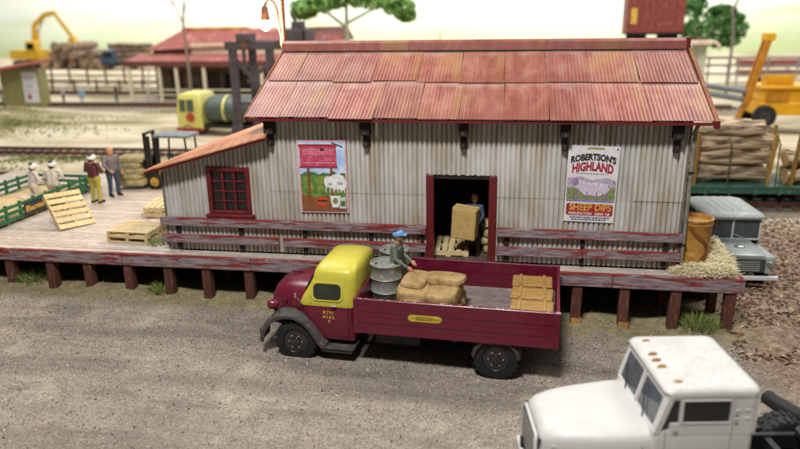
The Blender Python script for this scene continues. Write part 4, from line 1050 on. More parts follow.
def heap_surf(c, r, jit=.06):
    def f(rng):
        while True:
            x, y = rng.uniform(-1, 1), rng.uniform(-1, 1)
            if x*x+y*y < 1: break
        z = math.sqrt(max(0, 1-x*x-y*y)); k = 1+.25*mnoise.noise((x*2+c[0], y*2, 1.0))
        return (c[0]+x*r[0], c[1]+y*r[1], max(P+.01, c[2]+z*r[2]*k)+rng.uniform(-.02, jit)), (x, y, z+.3)
    return f
def multi(fs): return lambda rng: rng.choice(fs)(rng)
straw_heap('straw_heap', 'fluffy heap of pale straw around the ochre tub at platform end', 'straw', multi([heap_surf((6.95, .55, P), (.62, .75, .36)), heap_surf((6.7, -.25, P), (.78, .3, .24)), heap_surf((6.9, 1.2, P), (.5, .6, .5)), heap_surf((6.3, -.2, P), (.5, .25, .12)), heap_surf((6.95, .9, P), (.45, .6, .6))]), 26000, 21, ln=(.07, .2), bx=((6.95, .55, P), (.55, .66, .3)))
straw_heap('straw_litter', 'thin scatter of pale straw on the platform below the green cart', 'straw', lambda rng: ((rng.gauss(-14.7, 1.3), rng.gauss(.4, .55) if rng.random() < .6 else rng.uniform(-.4, 3), P+.012), (0, 0, 1)), 1800, 23, mat('straw_pale', '#d2c7a4', '#bfae84', scale=10), (.05, .13))

def cart():
    t = thing('green_cart', 'green slatted open cart full of straw at the left edge', 'cart', (-17.2, 3.9, P))
    mg = mat('cart_green', '#2c6b40', '#22573380'[:7], c3='#38794c', scale=5, rough=.55)
    x0, x1, y0, y1 = -1.4, 1.4, -3.1, 2.75
    MB().bb(x0, x1, y0, y1, .08, .16).build('floor', mat('cart_floor', '#6e5d45', '#574833'), t)
    for x in (x0, x1):
        for z in (.18, .41, .62): MB().bb(x-.03, x+.03, y0, y1, z-.06, z+.06, 0, .012).build('side_rail', mg, t)
        for i in range(9):
            y = y0+.06+(y1-y0-.12)*i/8; MB().bb(x-.045, x+.045, y-.05, y+.05, .05, .74, 0, .012).build('stake', mg, t)
    for y in (y0, y1):
        for z in (.18, .41, .62): MB().bb(x0+.03, x1-.03, y-.03, y+.03, z-.06, z+.06, 0, .012).build('end_rail', mg, t)
    MB().bb(x1+.045, x1+.07, -1.5, .1, .16, .6, 0, .008).build('name_board', mat('board_navy', '#2a2a38', '#20202c'), t)
    m = MB(); vs, fs = text_geo('Bananas', .3, .01)
    xa = min(v.x for v in vs); xb = max(v.x for v in vs); m.add([(x1+.074, -1.42+1.44*(v.x-xa)/(xb-xa), .27+v.y*.95) for v in vs], fs); stuff(m.build('board_lettering', mat('board_yellow', '#c9a03a', '#b58a2c'), t))
    for x in (-1.0, 1.0):
        for y in (-2.2, 1.9):
            w = MB(); w.lathe([(.0, -.04), (.07, -.04), (.075, 0), (.07, .04), (0, .04)], (x, y, .075), 16, Matrix.Rotation(R_(90), 3, 'Y')); w.build('wheel', M_black, t, smooth=40)
cart()
def cs(rng):
    x, y = rng.uniform(-18.5, -15.95), rng.uniform(.9, 6.5)
    return (x, y, 1.76+.1*mnoise.noise((x*1.5, y*1.5, 2))), (0, 0, 1)
straw_heap('straw_load', 'bed of pale straw filling the green cart', 'straw', cs, 6000, 27, mat('straw_tan', '#cdb78a', '#b3986a', scale=8), (.12, .3), bx=((-17.2, 3.9, 1.72), (1.33, 2.85, .1)))

def forklift():
    t = thing('forklift', 'small black and yellow forklift with grey canopy behind the lean-to', 'forklift', (-12.55, 7.7, P))
    my = mat('forklift_yellow', '#c9a32a', '#b08a1e', rough=.4); mk = M_blackm
    MB().loft([rrect(-.55, .85, -.5, .5, .12, z) for z in (.28, .34, .85)]+[rrect(-.5, .85, -.46, .46, .14, .95)]).build('body', my, t, smooth=40)
    MB().loft([rrect(.45, 1.05, -.5, .5, .14, z) for z in (.3, 1.05)]+[rrect(.5, 1.0, -.42, .42, .14, 1.12)]).build('counterweight', my, t, smooth=40)
    for y in (-.36, .36):
        MB().bb(-1.12, -1.0, y-.07, y+.07, .1, 2.35, 0, .015).build('mast_channel', mk, t); MB().bb(-.96, -.86, y-.06, y+.06, .15, 2.2, 0, .015).build('mast_channel', mk, t)
    for z in (.5, 1.3, 2.25): MB().bb(-1.1, -1.02, -.29, .29, z, z+.1, 0, .01).build('mast_crossbar', mk, t)
    for y in (-.3, .3): MB().bb(-2.3, -1.15, y-.06, y+.06, .07, .12, 0, .01).build('fork', mk, t); MB().bb(-1.2, -1.13, y-.06, y+.06, .07, .8, 0, .01).build('fork_shank', mk, t)
    MB().bb(-1.19, -1.13, -.5, .5, .8, 1.25, 0, .01).build('load_backrest', mk, t)
    for x, y in ((-.5, -.45), (-.5, .45), (.8, -.45), (.8, .45)):
        MB().bar((x, y, .9), (x+(.1 if x < 0 else -.05), y, 2.16), .06, .06).build('canopy_post', mk, t)
    MB().loft([rrect(-.62, .95, -.56, .56, .08, 2.17), rrect(-.62, .95, -.56, .56, .08, 2.26), rrect(-.58, .9, -.5, .5, .08, 2.29)]).build('canopy', mat('canopy_grey', '#6c727a', '#585e66', rough=.5), t, smooth=40)
    MB().bb(.1, .5, -.28, .28, .96, 1.08, 0, .04).build('seat', mk, t); MB().bb(.42, .54, -.26, .26, 1.08, 1.5, 0, .04).build('seat_back', mk, t)
    m = MB(); m.path([(-.35, 0, .9), (-.22, 0, 1.3)], .03); m.lathe([(.17, -.02), (.2, 0), (.17, .02), (.14, 0), (.17, -.02)], (-.21, 0, 1.33), 16, Matrix.Rotation(R_(25), 3, 'Y')); m.build('steering_wheel', mk, t)
    for x, r in ((-.72, .33), (.68, .28)):
        for y0, y1 in ((-.58, -.36), (.58, .36)): wheel(t, x, y0, y1, r, r, my)
forklift()
G_fs = 'pale sacks stacked in front of the forklift'
M_psack = sacking('pale_sacking', '#857854', '#a59870', '#b8ac86')
for i, lab in enumerate(('lowest pale sack in the stack by the forklift', 'second pale sack from the bottom by the forklift', 'middle pale sack in the stack by the forklift', 'fourth pale sack from the bottom by the forklift', 'topmost pale sack of the stack by the forklift')):
    sack(lab, (-14.35+.06*(-1)**i, 7.35+.04*i, P+.29+.235*i), .1*(-1)**i, (.66-.02*i, .5, .145), 30+i, M_psack, G_fs)
# sacks and flat goods inside the doorway
for i, lab in enumerate(('lowest pale sack piled inside the doorway by the right jamb', 'second pale sack piled inside the doorway by the right jamb', 'third pale sack piled inside the doorway by the right jamb', 'topmost pale sack inside the doorway by the right jamb')):
    sack(lab, (.93, 1.15+.02*i, 1.55+.13+.24*i), R_(90)+.1*(-1)**i, (.5, .36, .135), 50+i, M_psack, 'sacks inside the doorway')
pallet('pale pallet lying on the floor inside the doorway', (-.42, 1.05, 1.55), R_(3), group='wooden pallets in the shed')

# ------------------------------------------------------------------ grass tufts in front of the platform
M_grass = mat('static_grass', '#5f7a30', '#86924c', c3='#4c6626', scale=7, rough=.85)
M_drygrass = mat('dry_grass', '#8e8a4c', '#a89c62', c3='#74763a', scale=12, rough=.85)
def tuft(label, x, y, r, h, n, mt, seed):
    rng = random.Random(seed); mb = MB(); vs = []; fs = []; z0 = gh(x, y)-.02
    for i in range(n):
        a = rng.uniform(0, 6.28); rr = r*math.sqrt(rng.random()); px, py = rr*math.cos(a), rr*math.sin(a)
        hh = h*rng.uniform(.5, 1)*(1-.5*rr/r); b = rng.uniform(0, 6.28); sx, sy = math.cos(b)*.012, math.sin(b)*.012; dx, dy = px*.6+rng.uniform(-.1, .1), py*.6+rng.uniform(-.1, .1)
        k = len(vs); vs += [(px-sx, py-sy, 0), (px+sx, py+sy, 0), (px+dx*.4+sx*.7, py+dy*.4+sy*.7, hh*.6), (px+dx*.4-sx*.7, py+dy*.4-sy*.7, hh*.6), (px+dx, py+dy, hh)]
        fs += [(k, k+1, k+2, k+3), (k+3, k+2, k+4)]
    mb.add(vs, fs); o = mb.build('grass_tuft', mt); o.location = (x, y, z0); tag(o, label, 'grass', 'grass tufts along the platform')
tuft('bright green tuft between the two leftmost posts', -13.75, -.15, .5, .5, 330, M_grass, 1)
tuft('green tuft left of the fifth visible platform post', -9.3, -.3, .35, .45, 220, M_grass, 2)
tuft('large green tuft beside the last post at the platform end', 6.6, -.35, .5, .55, 380, M_grass, 3)
tuft('small green tuft under the platform near the lorry cab', -4.4, -.5, .3, .35, 130, M_grass, 4)
tuft('tall green tuft growing beside the front pallet stack', -9.55, .45, .3, .32, 150, M_grass, 5)
bpy.data.objects[-1] if False else None
for o in list(COL.objects):
    if o.get('label') == 'tall green tuft growing beside the front pallet stack': o.location.z = P
def verge_grass():
    rng = random.Random(77); vs = []; fs = []
    for i in range(5200):
        x = rng.uniform(-17, 8.2); y = -.75+rng.gauss(0, .55)
        if mnoise.noise((x*.8, y*.8, 4)) < -.12: continue
        z = gh(x, y)-.01; h = rng.uniform(.03, .13); b = rng.uniform(0, 6.28); s = .012; k = len(vs)
        vs += [(x-math.cos(b)*s, y-math.sin(b)*s, z), (x+math.cos(b)*s, y+math.sin(b)*s, z), (x+rng.uniform(-.05, .05), y+rng.uniform(-.05, .05), z+h)]; fs.append((k, k+1, k+2))
    mb = MB(); mb.add(vs, fs); o = mb.build('verge_grass', M_drygrass); tag(o, 'short dry grass along the foot of the platform posts', 'grass', None, 'stuff')
verge_grass()
def yard_weeds():
    rng = random.Random(41); vs = []; fs = []
    spots = [(-36, 27, 6, 2.2, 700), (-25, 17.3, 5, .7, 500), (-30, 15.6, 3, .5, 260), (-29, 40, 3, 1, 260), (-46, 40, 3, 1, 200), (-18, 37, 3, 1.2, 200), (-40, 36, 9, 2, 300), (22, 24, 5, 2, 300), (14, 19, 4, 1, 200), (-50, 31, 6, 2, 300)]
    for cx, cy, rx, ry, n in spots:
        for i in range(n*3):
            x = rng.gauss(cx, rx*.6); y = rng.gauss(cy, ry*.6); z = gh(x, y)-.02; h = rng.uniform(.04, .16); b = rng.uniform(0, 6.28); s_ = rng.uniform(.05, .12); k = len(vs)
            vs += [(x-math.cos(b)*s_, y-math.sin(b)*s_, z), (x+math.cos(b)*s_, y+math.sin(b)*s_, z), (x+rng.uniform(-.15, .15), y+rng.uniform(-.15, .15), z+h)]; fs.append((k, k+1, k+2))
    mb = MB(); mb.add(vs, fs); o = mb.build('yard_weeds', mat('weed_green', '#6f7a3c', '#8a8c50', c3='#5a6a30', scale=.6, rough=.9)); tag(o, 'patches of low olive weeds across the pale yard', 'weeds', None, 'stuff')
yard_weeds()
def pebbles():
    rng = random.Random(5)
    cols = [mat('pebble_dark', '#4a443e', '#332e2a'), mat('pebble_pale', '#cfc6b6', '#b8ae9c'), mat('pebble_red', '#7a4438', '#6a3a2e'), mat('pebble_tan', '#a08f76', '#8d7c64')]
    mb = MB()
    for i in range(24000):
        y = -14+12.6*math.sqrt(rng.random()) if rng.random() < .8 else rng.uniform(-4, -.3); x = rng.uniform(-15, 11)*(1-(-y)/26)
        s = rng.uniform(.009, .019)*(1.0 if rng.random() < .93 else 1.7); z = gh(x, y)+s*.2; r = [rng.uniform(.7, 1.3)*s for _ in range(6)]
        vs = [(x+r[0], y, z), (x-r[1], y, z), (x, y+r[2], z), (x, y-r[3], z), (x, y, z+s*.9), (x, y, z-s)]
        mb.add(vs, [(0, 2, 4), (2, 1, 4), (1, 3, 4), (3, 0, 4)], rng.choices((0, 1, 2, 3), (3, 3, 3, 3))[0])
    me = bpy.data.meshes.new('gravel'); me.from_pydata(mb.v, [], mb.f)
    for m in cols: me.materials.append(m)
    me.polygons.foreach_set('material_index', mb.mi); o = bpy.data.objects.new('gravel', me); COL.objects.link(o); tag(o, 'loose red, grey and pale grit strewn over the road', 'gravel', None, 'stuff')
    mb = MB(); cols = [mat('leaf_red', '#6e4030', '#583024'), mat('leaf_brown', '#846449', '#684a34'), mat('leaf_pale', '#bca888', '#a4906e'), mat('leaf_dark', '#4a362c', '#382820')]
    for i in range(7500):
        x = 7.3+10*rng.random()**1.2; y = rng.uniform(-5.5, 11.2)
        if x < 8 and y > -1 and rng.random() < .6: continue
        if y < .5 and mnoise.noise((x*.7, y*.7, 8)) < (.12 if y < -2 else -.05): continue
        z = gh(x, y)+.02; L = rng.uniform(.04, .13); w = L*rng.uniform(.3, .6); R3 = rotm(rng.uniform(-.6, .6), rng.uniform(-.6, .6), rng.uniform(0, 6.28))
        vs = [R3 @ Vector(q)+Vector((x, y, z)) for q in ((-L, 0, 0), (0, -w, .01), (L, 0, .0), (0, w, .01), (0, 0, .03))]
        mb.add(vs, [(0, 1, 4), (1, 2, 4), (2, 3, 4), (3, 0, 4)], rng.choices((0, 1, 2, 3), (4, 3, 3, 1.5))[0])
    me = bpy.data.meshes.new('leaf_litter'); me.from_pydata(mb.v, [], mb.f)
    for m in cols: me.materials.append(m)
    me.polygons.foreach_set('material_index', mb.mi); o = bpy.data.objects.new('leaf_litter', me); COL.objects.link(o); tag(o, 'reddish brown bark litter covering the ground at the right', 'litter', None, 'stuff')
pebbles()

# ================================================================== WHITE TRUCK (lower right)
M_white = enamel('white_enamel', '#c9c7c3', '#9c968c', .28, .42)
def white_dirty():
    s = NT('dusty_white_roof'); v = s.coord(); n = s.noise(v, 10, 9, .8); m = s.ramp(n, [(.54, 0.0), (.64, 1.0)])
    n2 = s.noise(v, 2.6, 7, .7); m2 = s.ramp(n2, [(.45, 0.0), (.72, 1.0)])
    col = s.mix(s.math('MULTIPLY', m2, .45), lin('#c9c7c3'), lin('#a39f97')); col = s.mix(s.math('MULTIPLY', m, .5), col, lin('#6e6a63'))
    return s.out(col, .5, 0, .4)
M_wdirty = white_dirty()
def white_truck():
    b = R_(9.5); O = Vector((3.75, -6.64, 0)); wx = Vector((math.cos(b), math.sin(b), 0)); wy = Vector((-math.sin(b), math.cos(b), 0))
    loc = O-wy*.97; loc.z = gh(loc.x, loc.y)
    t = thing('white_truck', 'white bonneted truck tractor with orange roof lights in the lower right', 'truck', loc, b); t.scale = (1, 1, 1.045)
    # local: x back, y across (0 = centre line), z up; roof at 2.6
    H = .97
    def cs(z, x0, x1, hw, r): return rrect(x0, x1, -hw, hw, r, z, 5)
    # cab shell: lower box, pillars, roof
    MB().loft([cs(.75, -.28, 1.36, H-.03, .08), cs(.8, -.3, 1.38, H, .1), cs(1.75, -.3, 1.38, H, .1), cs(1.86, -.27, 1.38, H-.01, .1)]).build('cab', M_white, t, smooth=40)
    MB().loft([cs(2.44, -.1, 1.4, H+.005, .12), cs(2.52, -.13, 1.41, H+.02, .13), cs(2.57, -.1, 1.4, H, .16), cs(2.6, .0, 1.34, H-.1, .16), cs(2.615, .15, 1.2, H-.3, .15)]).build('cab_roof', M_wdirty, t, smooth=50)
    # back wall and side walls around windows
    MB().bb(1.3, 1.385, -H+.02, H-.02, 1.8, 2.46).build('rear_panel', M_white, t)
    for s in (-1, 1):
        y0, y1 = (s*(H-.05), s*H)
        MB().bb(.95, 1.32, min(y0, y1), max(y0, y1), 1.8, 2.46).build('quarter_panel', M_white, t)
        MB().bb(-.02, .95, min(y0, y1), max(y0, y1), 1.8, 2.0).build('door_upper', M_white, t)
        MB().bb(-.0, .95, min(y0, y1), max(y0, y1), 2.41, 2.46).build('door_top_rail', M_white, t)
        MB().bar((-.22, s*(H-.035), 1.82), (-.02, s*(H-.035), 2.46), .07, .09).build('windscreen_pillar', M_white, t)
        m = MB(); m.prism([(-.16, 1.98), (.0, 1.98), (.0, 2.42), (-.03, 2.42)], 1, s*(H-.03), s*(H-.02)); m.build('quarter_glass', M_glass, t)
        MB().bb(.12, .17, min(s*(H-.055), s*(H+.005)), max(s*(H-.055), s*(H+.005)), 2.0, 2.42).build('vent_bar', M_white, t)
        m = MB(); m.prism([(.0, 1.99), (.94, 1.99), (.94, 2.42), (.0, 2.42)], 1, s*(H-.035), s*(H-.028)); m.build('side_window', M_glass, t)
        # rubber seal
        m = MB(); m.path([(.17, s*(H+.002), 2.01), (.93, s*(H+.002), 2.01), (.93, s*(H+.002), 2.4), (.17, s*(H+.002), 2.4), (.17, s*(H+.002), 2.01)], .012, 6); m.build('window_seal', M_white, t)
        MB().bb(.04, .12, s*H-.02, s*H+.02, 1.84, 1.88, 0, .01).build('door_handle', M_chrome, t)
        m = MB()
        for a in (((-.08, 1.0), (-.08, 1.98)), ((.99, 1.0), (.99, 2.45)), ((-.08, 1.0), (.99, 1.0))):
            (xa, za), (xb, zb) = a; m.bar((xa, s*(H+.001), za), (xb, s*(H+.001), zb), .008, .01)
        m.build('door_seam', mat('seam_grey', '#8a8884', '#787672'), t)
        for z in (2.06, 2.2):
            m = MB(); m.bb(1.02, 1.1, s*H-.01, s*H+.015, z, z+.03, 0, .006); m.build('hinge', M_white, t)
            m = MB(); m.tube((1.05, s*(H-.005), z-.07), (1.05, s*(H+.008), z-.07), .022, n=8); m.build('socket_hole', M_black, t)
            m = MB(); m.bb(1.16, 1.26, s*H-.01, s*H+.015, z+.01, z+.04, 0, .006); m.build('hinge', M_white, t)
        m = MB(); m.path([(1.2, s*(H-.1), 2.52), (1.25, s*(H+.0), 2.5), (1.27, s*(H+.005), 2.3)], .012, 6); m.build('roof_gutter', M_white, t)
    m = MB(); m.add([(-.25, -H+.05, 1.83), (-.25, H-.05, 1.83), (-.08, H-.05, 2.46), (-.08, -H+.05, 2.46), (-.2, -H+.05, 1.83), (-.2, H-.05, 1.83), (-.03, H-.05, 2.46), (-.03, -H+.05, 2.46)], [(0, 1, 2, 3), (4, 7, 6, 5), (0, 4, 5, 1), (2, 6, 7, 3), (1, 5, 6, 2), (0, 3, 7, 4)]); m.build('windscreen_surround', M_white, t)
    # windscreen in two panes with centre post
    for y0, y1 in ((-H+.17, -.09), (.09, H-.17)):
        m = MB(); m.add([(-.245, y0, 1.91), (-.245, y1, 1.91), (-.12, y1, 2.38), (-.12, y0, 2.38), (-.2, y0, 1.91), (-.2, y1, 1.91), (-.07, y1, 2.38), (-.07, y0, 2.38)], [(0, 1, 2, 3), (4, 7, 6, 5), (0, 4, 5, 1), (2, 6, 7, 3), (1, 5, 6, 2), (0, 3, 7, 4)]); m.build('windscreen', mat('grey_glass', '#5c6064', '#4a4e52', rough=.1, spec=.6), t)
    MB().bar((-.255, 0, 1.84), (-.085, 0, 2.45), .06, .05).build('centre_post', M_white, t)
    for y in (-.5, .4):
        m = MB(); m.path([(-.3, y, 1.86), (-.26, y+.1, 2.0), (-.2, y+.25, 2.2)], .012, 6); m.build('wiper', M_black, t)
    # seats and wheel inside
    for y in (-.5, .5): MB().bb(.45, .95, y-.25, y+.25, 1.86, 2.2, 0, .05).build('seat', M_black, t)
    # roof marker lights
    for x, y in ((.12, .72), (.06, .2), (.05, -.02), (.06, -.24), (.14, -.74)):
        m = MB(); m.ell((x, y, 2.603 if abs(y) < .4 else 2.59), (.085, .045, .045), 12, 8, rotm(0, 0, .0)); m.build('marker_light', mat('amber_light', '#a0702a', '#8a5a1c', rough=.35), t, smooth=60)
    # bonnet
    def hs(x, hw, zt, zb, e=.5):
        pts = []
        for i in range(17):
            a = math.pi*i/16; u = math.copysign(abs(math.cos(a))**e, math.cos(a)); w = math.sin(a)**.55; pts.append((x, hw*u, zb+(zt-zb)*w))
        return pts+[(x, -hw, .75), (x, hw, .75)]
    m = MB(); m.loft([hs(-.24, .95, 1.86, 1.55), hs(-.5, .95, 1.85, 1.52), hs(-.9, .92, 1.82, 1.48), hs(-1.3, .87, 1.79, 1.45), hs(-1.65, .79, 1.75, 1.42), hs(-1.88, .7, 1.7, 1.4), hs(-1.99, .62, 1.63, 1.38), hs(-2.02, .56, 1.55, 1.34)])
    m.build('bonnet', M_white, t, smooth=55)
    m = MB(); m.path([(-.3, -.9, 1.62), (-1.2, -.85, 1.55), (-1.85, -.72, 1.46)], .012, 6); m.build('bonnet_crease', M_white, t)
    m = MB()
    for a in (((-.42, -.96, 1.0), (-.42, -.955, 1.6)),): m.bar(a[0], a[1], .01, .01)
    m.build('bonnet_seam', MATS['seam_grey'], t)
    m = MB(); m.bb(-2.08, -2.0, -.55, .55, .8, 1.5, 0, .02); g = m.build('grille', M_blackm, t)
    for k in range(7): MB().bb(-2.11, -2.075, -.52, .52, .84+k*.09, .87+k*.09, 0, .006).build('grille_slat', M_chrome, g)
    for pts in ([(-2.09, -.57, .75), (-2.09, -.57, 1.45), (-2.07, -.5, 1.53), (-2.06, .5, 1.53), (-2.09, .57, 1.45), (-2.09, .57, .75)],): m = MB(); m.path(pts, .03, 8); m.build('grille_surround', M_white, g, smooth=50)
    for s in (-1, 1):
        m = MB(); m.lathe([(0, .06), (.1, .05), (.13, 0), (.13, -.1), (0, -.12)], (-2.02, s*.74, 1.12), 18, Matrix.Rotation(R_(-90), 3, 'Y')); m.build('headlamp', M_chrome, t, smooth=50)
        m = MB(); m.ell((-2.03, -.6*s, 1.5), (.03, .035, .03), 10, 6); m.build('bonnet_catch', M_black, t)
        sweep_guard(t, -1.35, .5, .62, s*.62 if s > 0 else -1.0, 1.0 if s > 0 else -.62, 175, 5, M_white, name='front_wing')
        wheel(t, -1.35, s*1.0, s*.7, .5, .5)
        for x in (2.9, 4.05): wheel(t, x, s*1.02, s*.56, .5, .5)
    MB().bb(-2.17, -2.09, -.8, .8, .5, .72, 0, .03).build('bumper', M_white, t)
    m = MB()
    for y in (-.42, .42): m.bb(-2.15, 5.0, y-.06, y+.06, .62, .9, 0, .015)
    for x in (1.7, 2.4, 3.4, 4.5): m.bb(x-.06, x+.06, -.36, .36, .66, .86)
    m.build('chassis', M_blackm, t)
    MB().loft([rrect(2.9, 4.1, -.45, .45, .12, .92), rrect(2.9, 4.1, -.45, .45, .12, 1.02)]).build('fifth_wheel', M_blackm, t, smooth=40)
    for s in (-1, 1):
        m = MB(); m.path([(1.6, s*.78, .6), (2.3, s*.78, .6)], .26, 16); m.build('fuel_tank', M_blackm, t, smooth=40)
        m = MB(); m.bb(1.45, 2.4, s*.78-.24, s*.78+.24, .87, .93, 0, .02); m.build('step_plate', M_blackm, t)
    return t
white_truck()
# the black pole lying behind the truck
m = MB(); m.path([(6.98, -4.62, .42), (7.1, -4.9, .42), (8.1, -6.35, .4)], .16, 14); o = m.build('drain_pipe', M_black, smooth=50); tag(o, 'black round-ended pole lying on the ground behind the white truck', 'pipe')
for v_ in (): pass

# ================================================================== 4x4 at the platform end
def four_wheel_drive():
    t = thing('off_road_car', 'grey-green boxy off-road car facing forward beside the platform end', 'car', (8.82, 3.0, gh(8.8, 4)), R_(4))
    mg = mat('car_grey_green', '#98a09b', '#8a928d', scale=3, rough=.4, coat=.2); mr = mat('car_roof', '#a6ada8', '#979e99', c3='#b2b8b2', scale=5, rough=.55)
    # x across, y back (0 = front bumper)
    w = .9
    MB().bb(-w, w, .25, 4.0, .5, 1.02, 0, .03).build('body', mg, t, bevel=.02)
    MB().loft([[(-.56, y, .95), (.56, y, .95), (.56, y, zt-.03), (.5, y, zt), (-.5, y, zt), (-.56, y, zt-.03)] for y, zt in ((.18, 1.1), (.24, 1.14), (1.5, 1.22))]).build('bonnet', mg, t, smooth=30)
    for s in (-1, 1):
        MB().bb(s*.57 if s > 0 else -w, w if s > 0 else -.57, .16, 1.5, .92, 1.06, 0, .04).build('wing_top', mg, t)
        MB().bb(s*.6 if s > 0 else -w+.02, w-.02 if s > 0 else -.6, .14, .26, .5, 1.0, 0, .03).build('wing_front', mg, t)
        m = MB(); m.lathe([(0, .05), (.09, .035), (.105, 0), (.1, -.05)], (s*.72, .13, .83), 16, Matrix.Rotation(R_(90), 3, 'X')); m.build('headlamp', M_chrome, t, smooth=50)
        m = MB(); m.lathe([(0, .03), (.04, .02), (.045, -.03)], (s*.78, .13, .66), 12, Matrix.Rotation(R_(90), 3, 'X')); m.build('side_lamp', mat('amber_light', '#b9772a', '#a5641e'), t, smooth=50)
        wheel(t, 0, 0, .2, .4, .4) if False else None
        for y in (.85, 3.1):
            m = MB(); rot = Matrix.Rotation(R_(90), 3, 'Y'); m.lathe([(.22, -.1), (.36, -.1), (.39, -.06), (.39, .06), (.36, .1), (.22, .1), (.22, -.1)], (s*.76, y, .38), 24, rot, caps=False); wo = m.build('wheel', M_black, t, smooth=40)
            m = MB(); m.lathe([(.22, .06), (.1, .09), (0, .1)], (s*.78, y, .38), 18, rot if s > 0 else Matrix.Rotation(R_(-90), 3, 'Y')); m.build('rim', mg, wo, smooth=40)
        MB().bb(s*(w-.03) if s > 0 else -w, w if s > 0 else -w+.03, 1.55, 4.0, 1.0, 1.25, 0, .01).build('door', mg, t)
        MB().bb(s*(w-.04)-.01, s*(w-.04)+.01, 1.75, 3.7, 1.25, 1.9).build('side_window', M_glass, t)
        for y in (1.64, 2.6, 3.66): MB().bb(s*(w-.04)-.03, s*(w-.04)+.03, y-.04, y+.04, 1.2, 1.94).build('pillar', mg, t)
    MB().bb(-.54, .54, .12, .2, .55, 1.0, 0, .02).build('grille_panel', mat('car_dark', '#3c4240', '#2e3331'), t)
    for k in range(5): MB().bb(-.4, .4, .1, .12, .62+.07*k, .65+.07*k).build('grille_slat', mg, t)
    MB().bb(-.95, .95, -.06, .08, .36, .48, 0, .015).build('bumper', mat('bumper_white', '#d4d6d4', '#c2c4c2', rough=.4), t)
    m = MB(); m.lathe([(0, .05), (.2, .05), (.24, .02), (.24, 0)], (-.1, 1.0, 1.17), 20); m.build('spare_wheel_clamp', M_chrome, t, smooth=50) if False else None
    # windscreen frame, two panes
    for x0, x1 in ((-.86, -.03), (.03, .86)):
        MB().bb(x0, x1, 1.57, 1.59, 1.24, 1.88).build('windscreen', mat('screen_grey', '#4a5052', '#3c4244', rough=.12, spec=.6), t)
    mf = mat('frame_pale', '#c4cac6', '#b4bab6', rough=.4)
    for a in ((-.9, -.84, 1.2, 1.94), (.84, .9, 1.2, 1.94), (-.035, .035, 1.24, 1.9), (-.84, .84, 1.88, 1.94), (-.84, .84, 1.18, 1.24)): MB().bb(a[0], a[1], 1.54, 1.6, a[2], a[3], 0, .008).build('screen_frame', mf, t)
    for x in (-.4, .35): m = MB(); m.path([(x, 1.53, 1.26), (x-.35, 1.53, 1.4)], .012, 6); m.build('wiper', mf, t)
    MB().loft([rrect(-.93, .93, 1.42, 3.8, .12, 1.94, 4), rrect(-.95, .95, 1.4, 3.81, .14, 2.0, 4), rrect(-.92, .92, 1.45, 3.77, .16, 2.07, 4), rrect(-.75, .75, 1.6, 3.65, .2, 2.13, 4), rrect(-.4, .4, 1.9, 3.45, .2, 2.15, 4)]).build('roof', mr, t, smooth=50)
    for x in (-.5, -.25, 0, .25, .5): MB().bb(x-.02, x+.02, 1.75, 3.6, 2.1, 2.165 if abs(x) < .3 else 2.155, 0, .01).build('roof_rib', mr, t)
    MB().bb(-w+.02, w-.02, 3.7, 3.78, 1.0, 1.94).build('rear_panel', mg, t)
    m = MB(); m.ell((.0, .85, 1.2), (.18, .12, .03), 14, 6); m.build('bonnet_lamp', M_chrome, t, smooth=60)
four_wheel_drive()

# ================================================================== YARD LAMPS
M_rust = mat('lamp_rust', '#8a5a34', '#6e4426', c3='#a0703f', scale=8, rough=.6)
def glow(name, col, st):
    s = NT(name); s.b.inputs['Emission Color'].default_value = (*col, 1); s.b.inputs['Emission Strength'].default_value = st; s.b.inputs['Base Color'].default_value = (1, 1, 1, 1); return s.m
def yard_lamp():
    t = thing('yard_lamp', 'lit gooseneck yard lamp with rusty shade beside the shed roof', 'lamp', (-6.5, 4.7, gh(-6.5, 4.7)))
    m = MB(); m.path([(0, 0, 0), (0, 0, 3), (.02, 0, 7.2), (.05, 0, 8.95)], [.1, .09, .075, .06], 10); m.build('post', M_rust, t, smooth=50)
    m = MB(); m.path([(.0, -.03, 7.35), (-.12, -.03, 8.0), (-.14, -.03, 8.5), (-.25, -.03, 8.8), (-.42, -.03, 8.85), (-.55, -.03, 8.72), (-.58, -.03, 8.55)], .035, 8); m.build('gooseneck', M_rust, t, smooth=60)
    m = MB(); m.ell((0, 0, 7.42), (.11, .11, .22), 12, 8); m.build('collar', M_rust, t, smooth=60)
    m = MB(); m.path([(-.5, -.03, 8.05), (-.06, -.03, 8.0)], .022, 6); m.build('stay', M_rust, t)
    m = MB(); m.lathe([(.05, 8.66), (.1, 8.6), (.12, 8.4), (.15, 8.18), (.14, 8.18), (.11, 8.4), (0, 8.5)], (-.58, -.03, 0), 16); m.build('shade', M_rust, t, smooth=50)
    m = MB(); m.ell((-.58, -.03, 8.04), (.19, .19, .2), 14, 10); m.build('bulb', glow('bulb_glow', (1, .62, .26), 70), t, smooth=80)
    d = bpy.data.lights.new('yard_lamp_light', 'POINT'); d.energy = 1400; d.color = (1, .72, .4); d.shadow_soft_size = .15
    o = bpy.data.objects.new('yard_lamp_light', d); COL.objects.link(o); o.location = (-7.08, 4.5, 7.78+gh(-6.5, 4.7)); o['kind'] = 'helper'
yard_lamp()
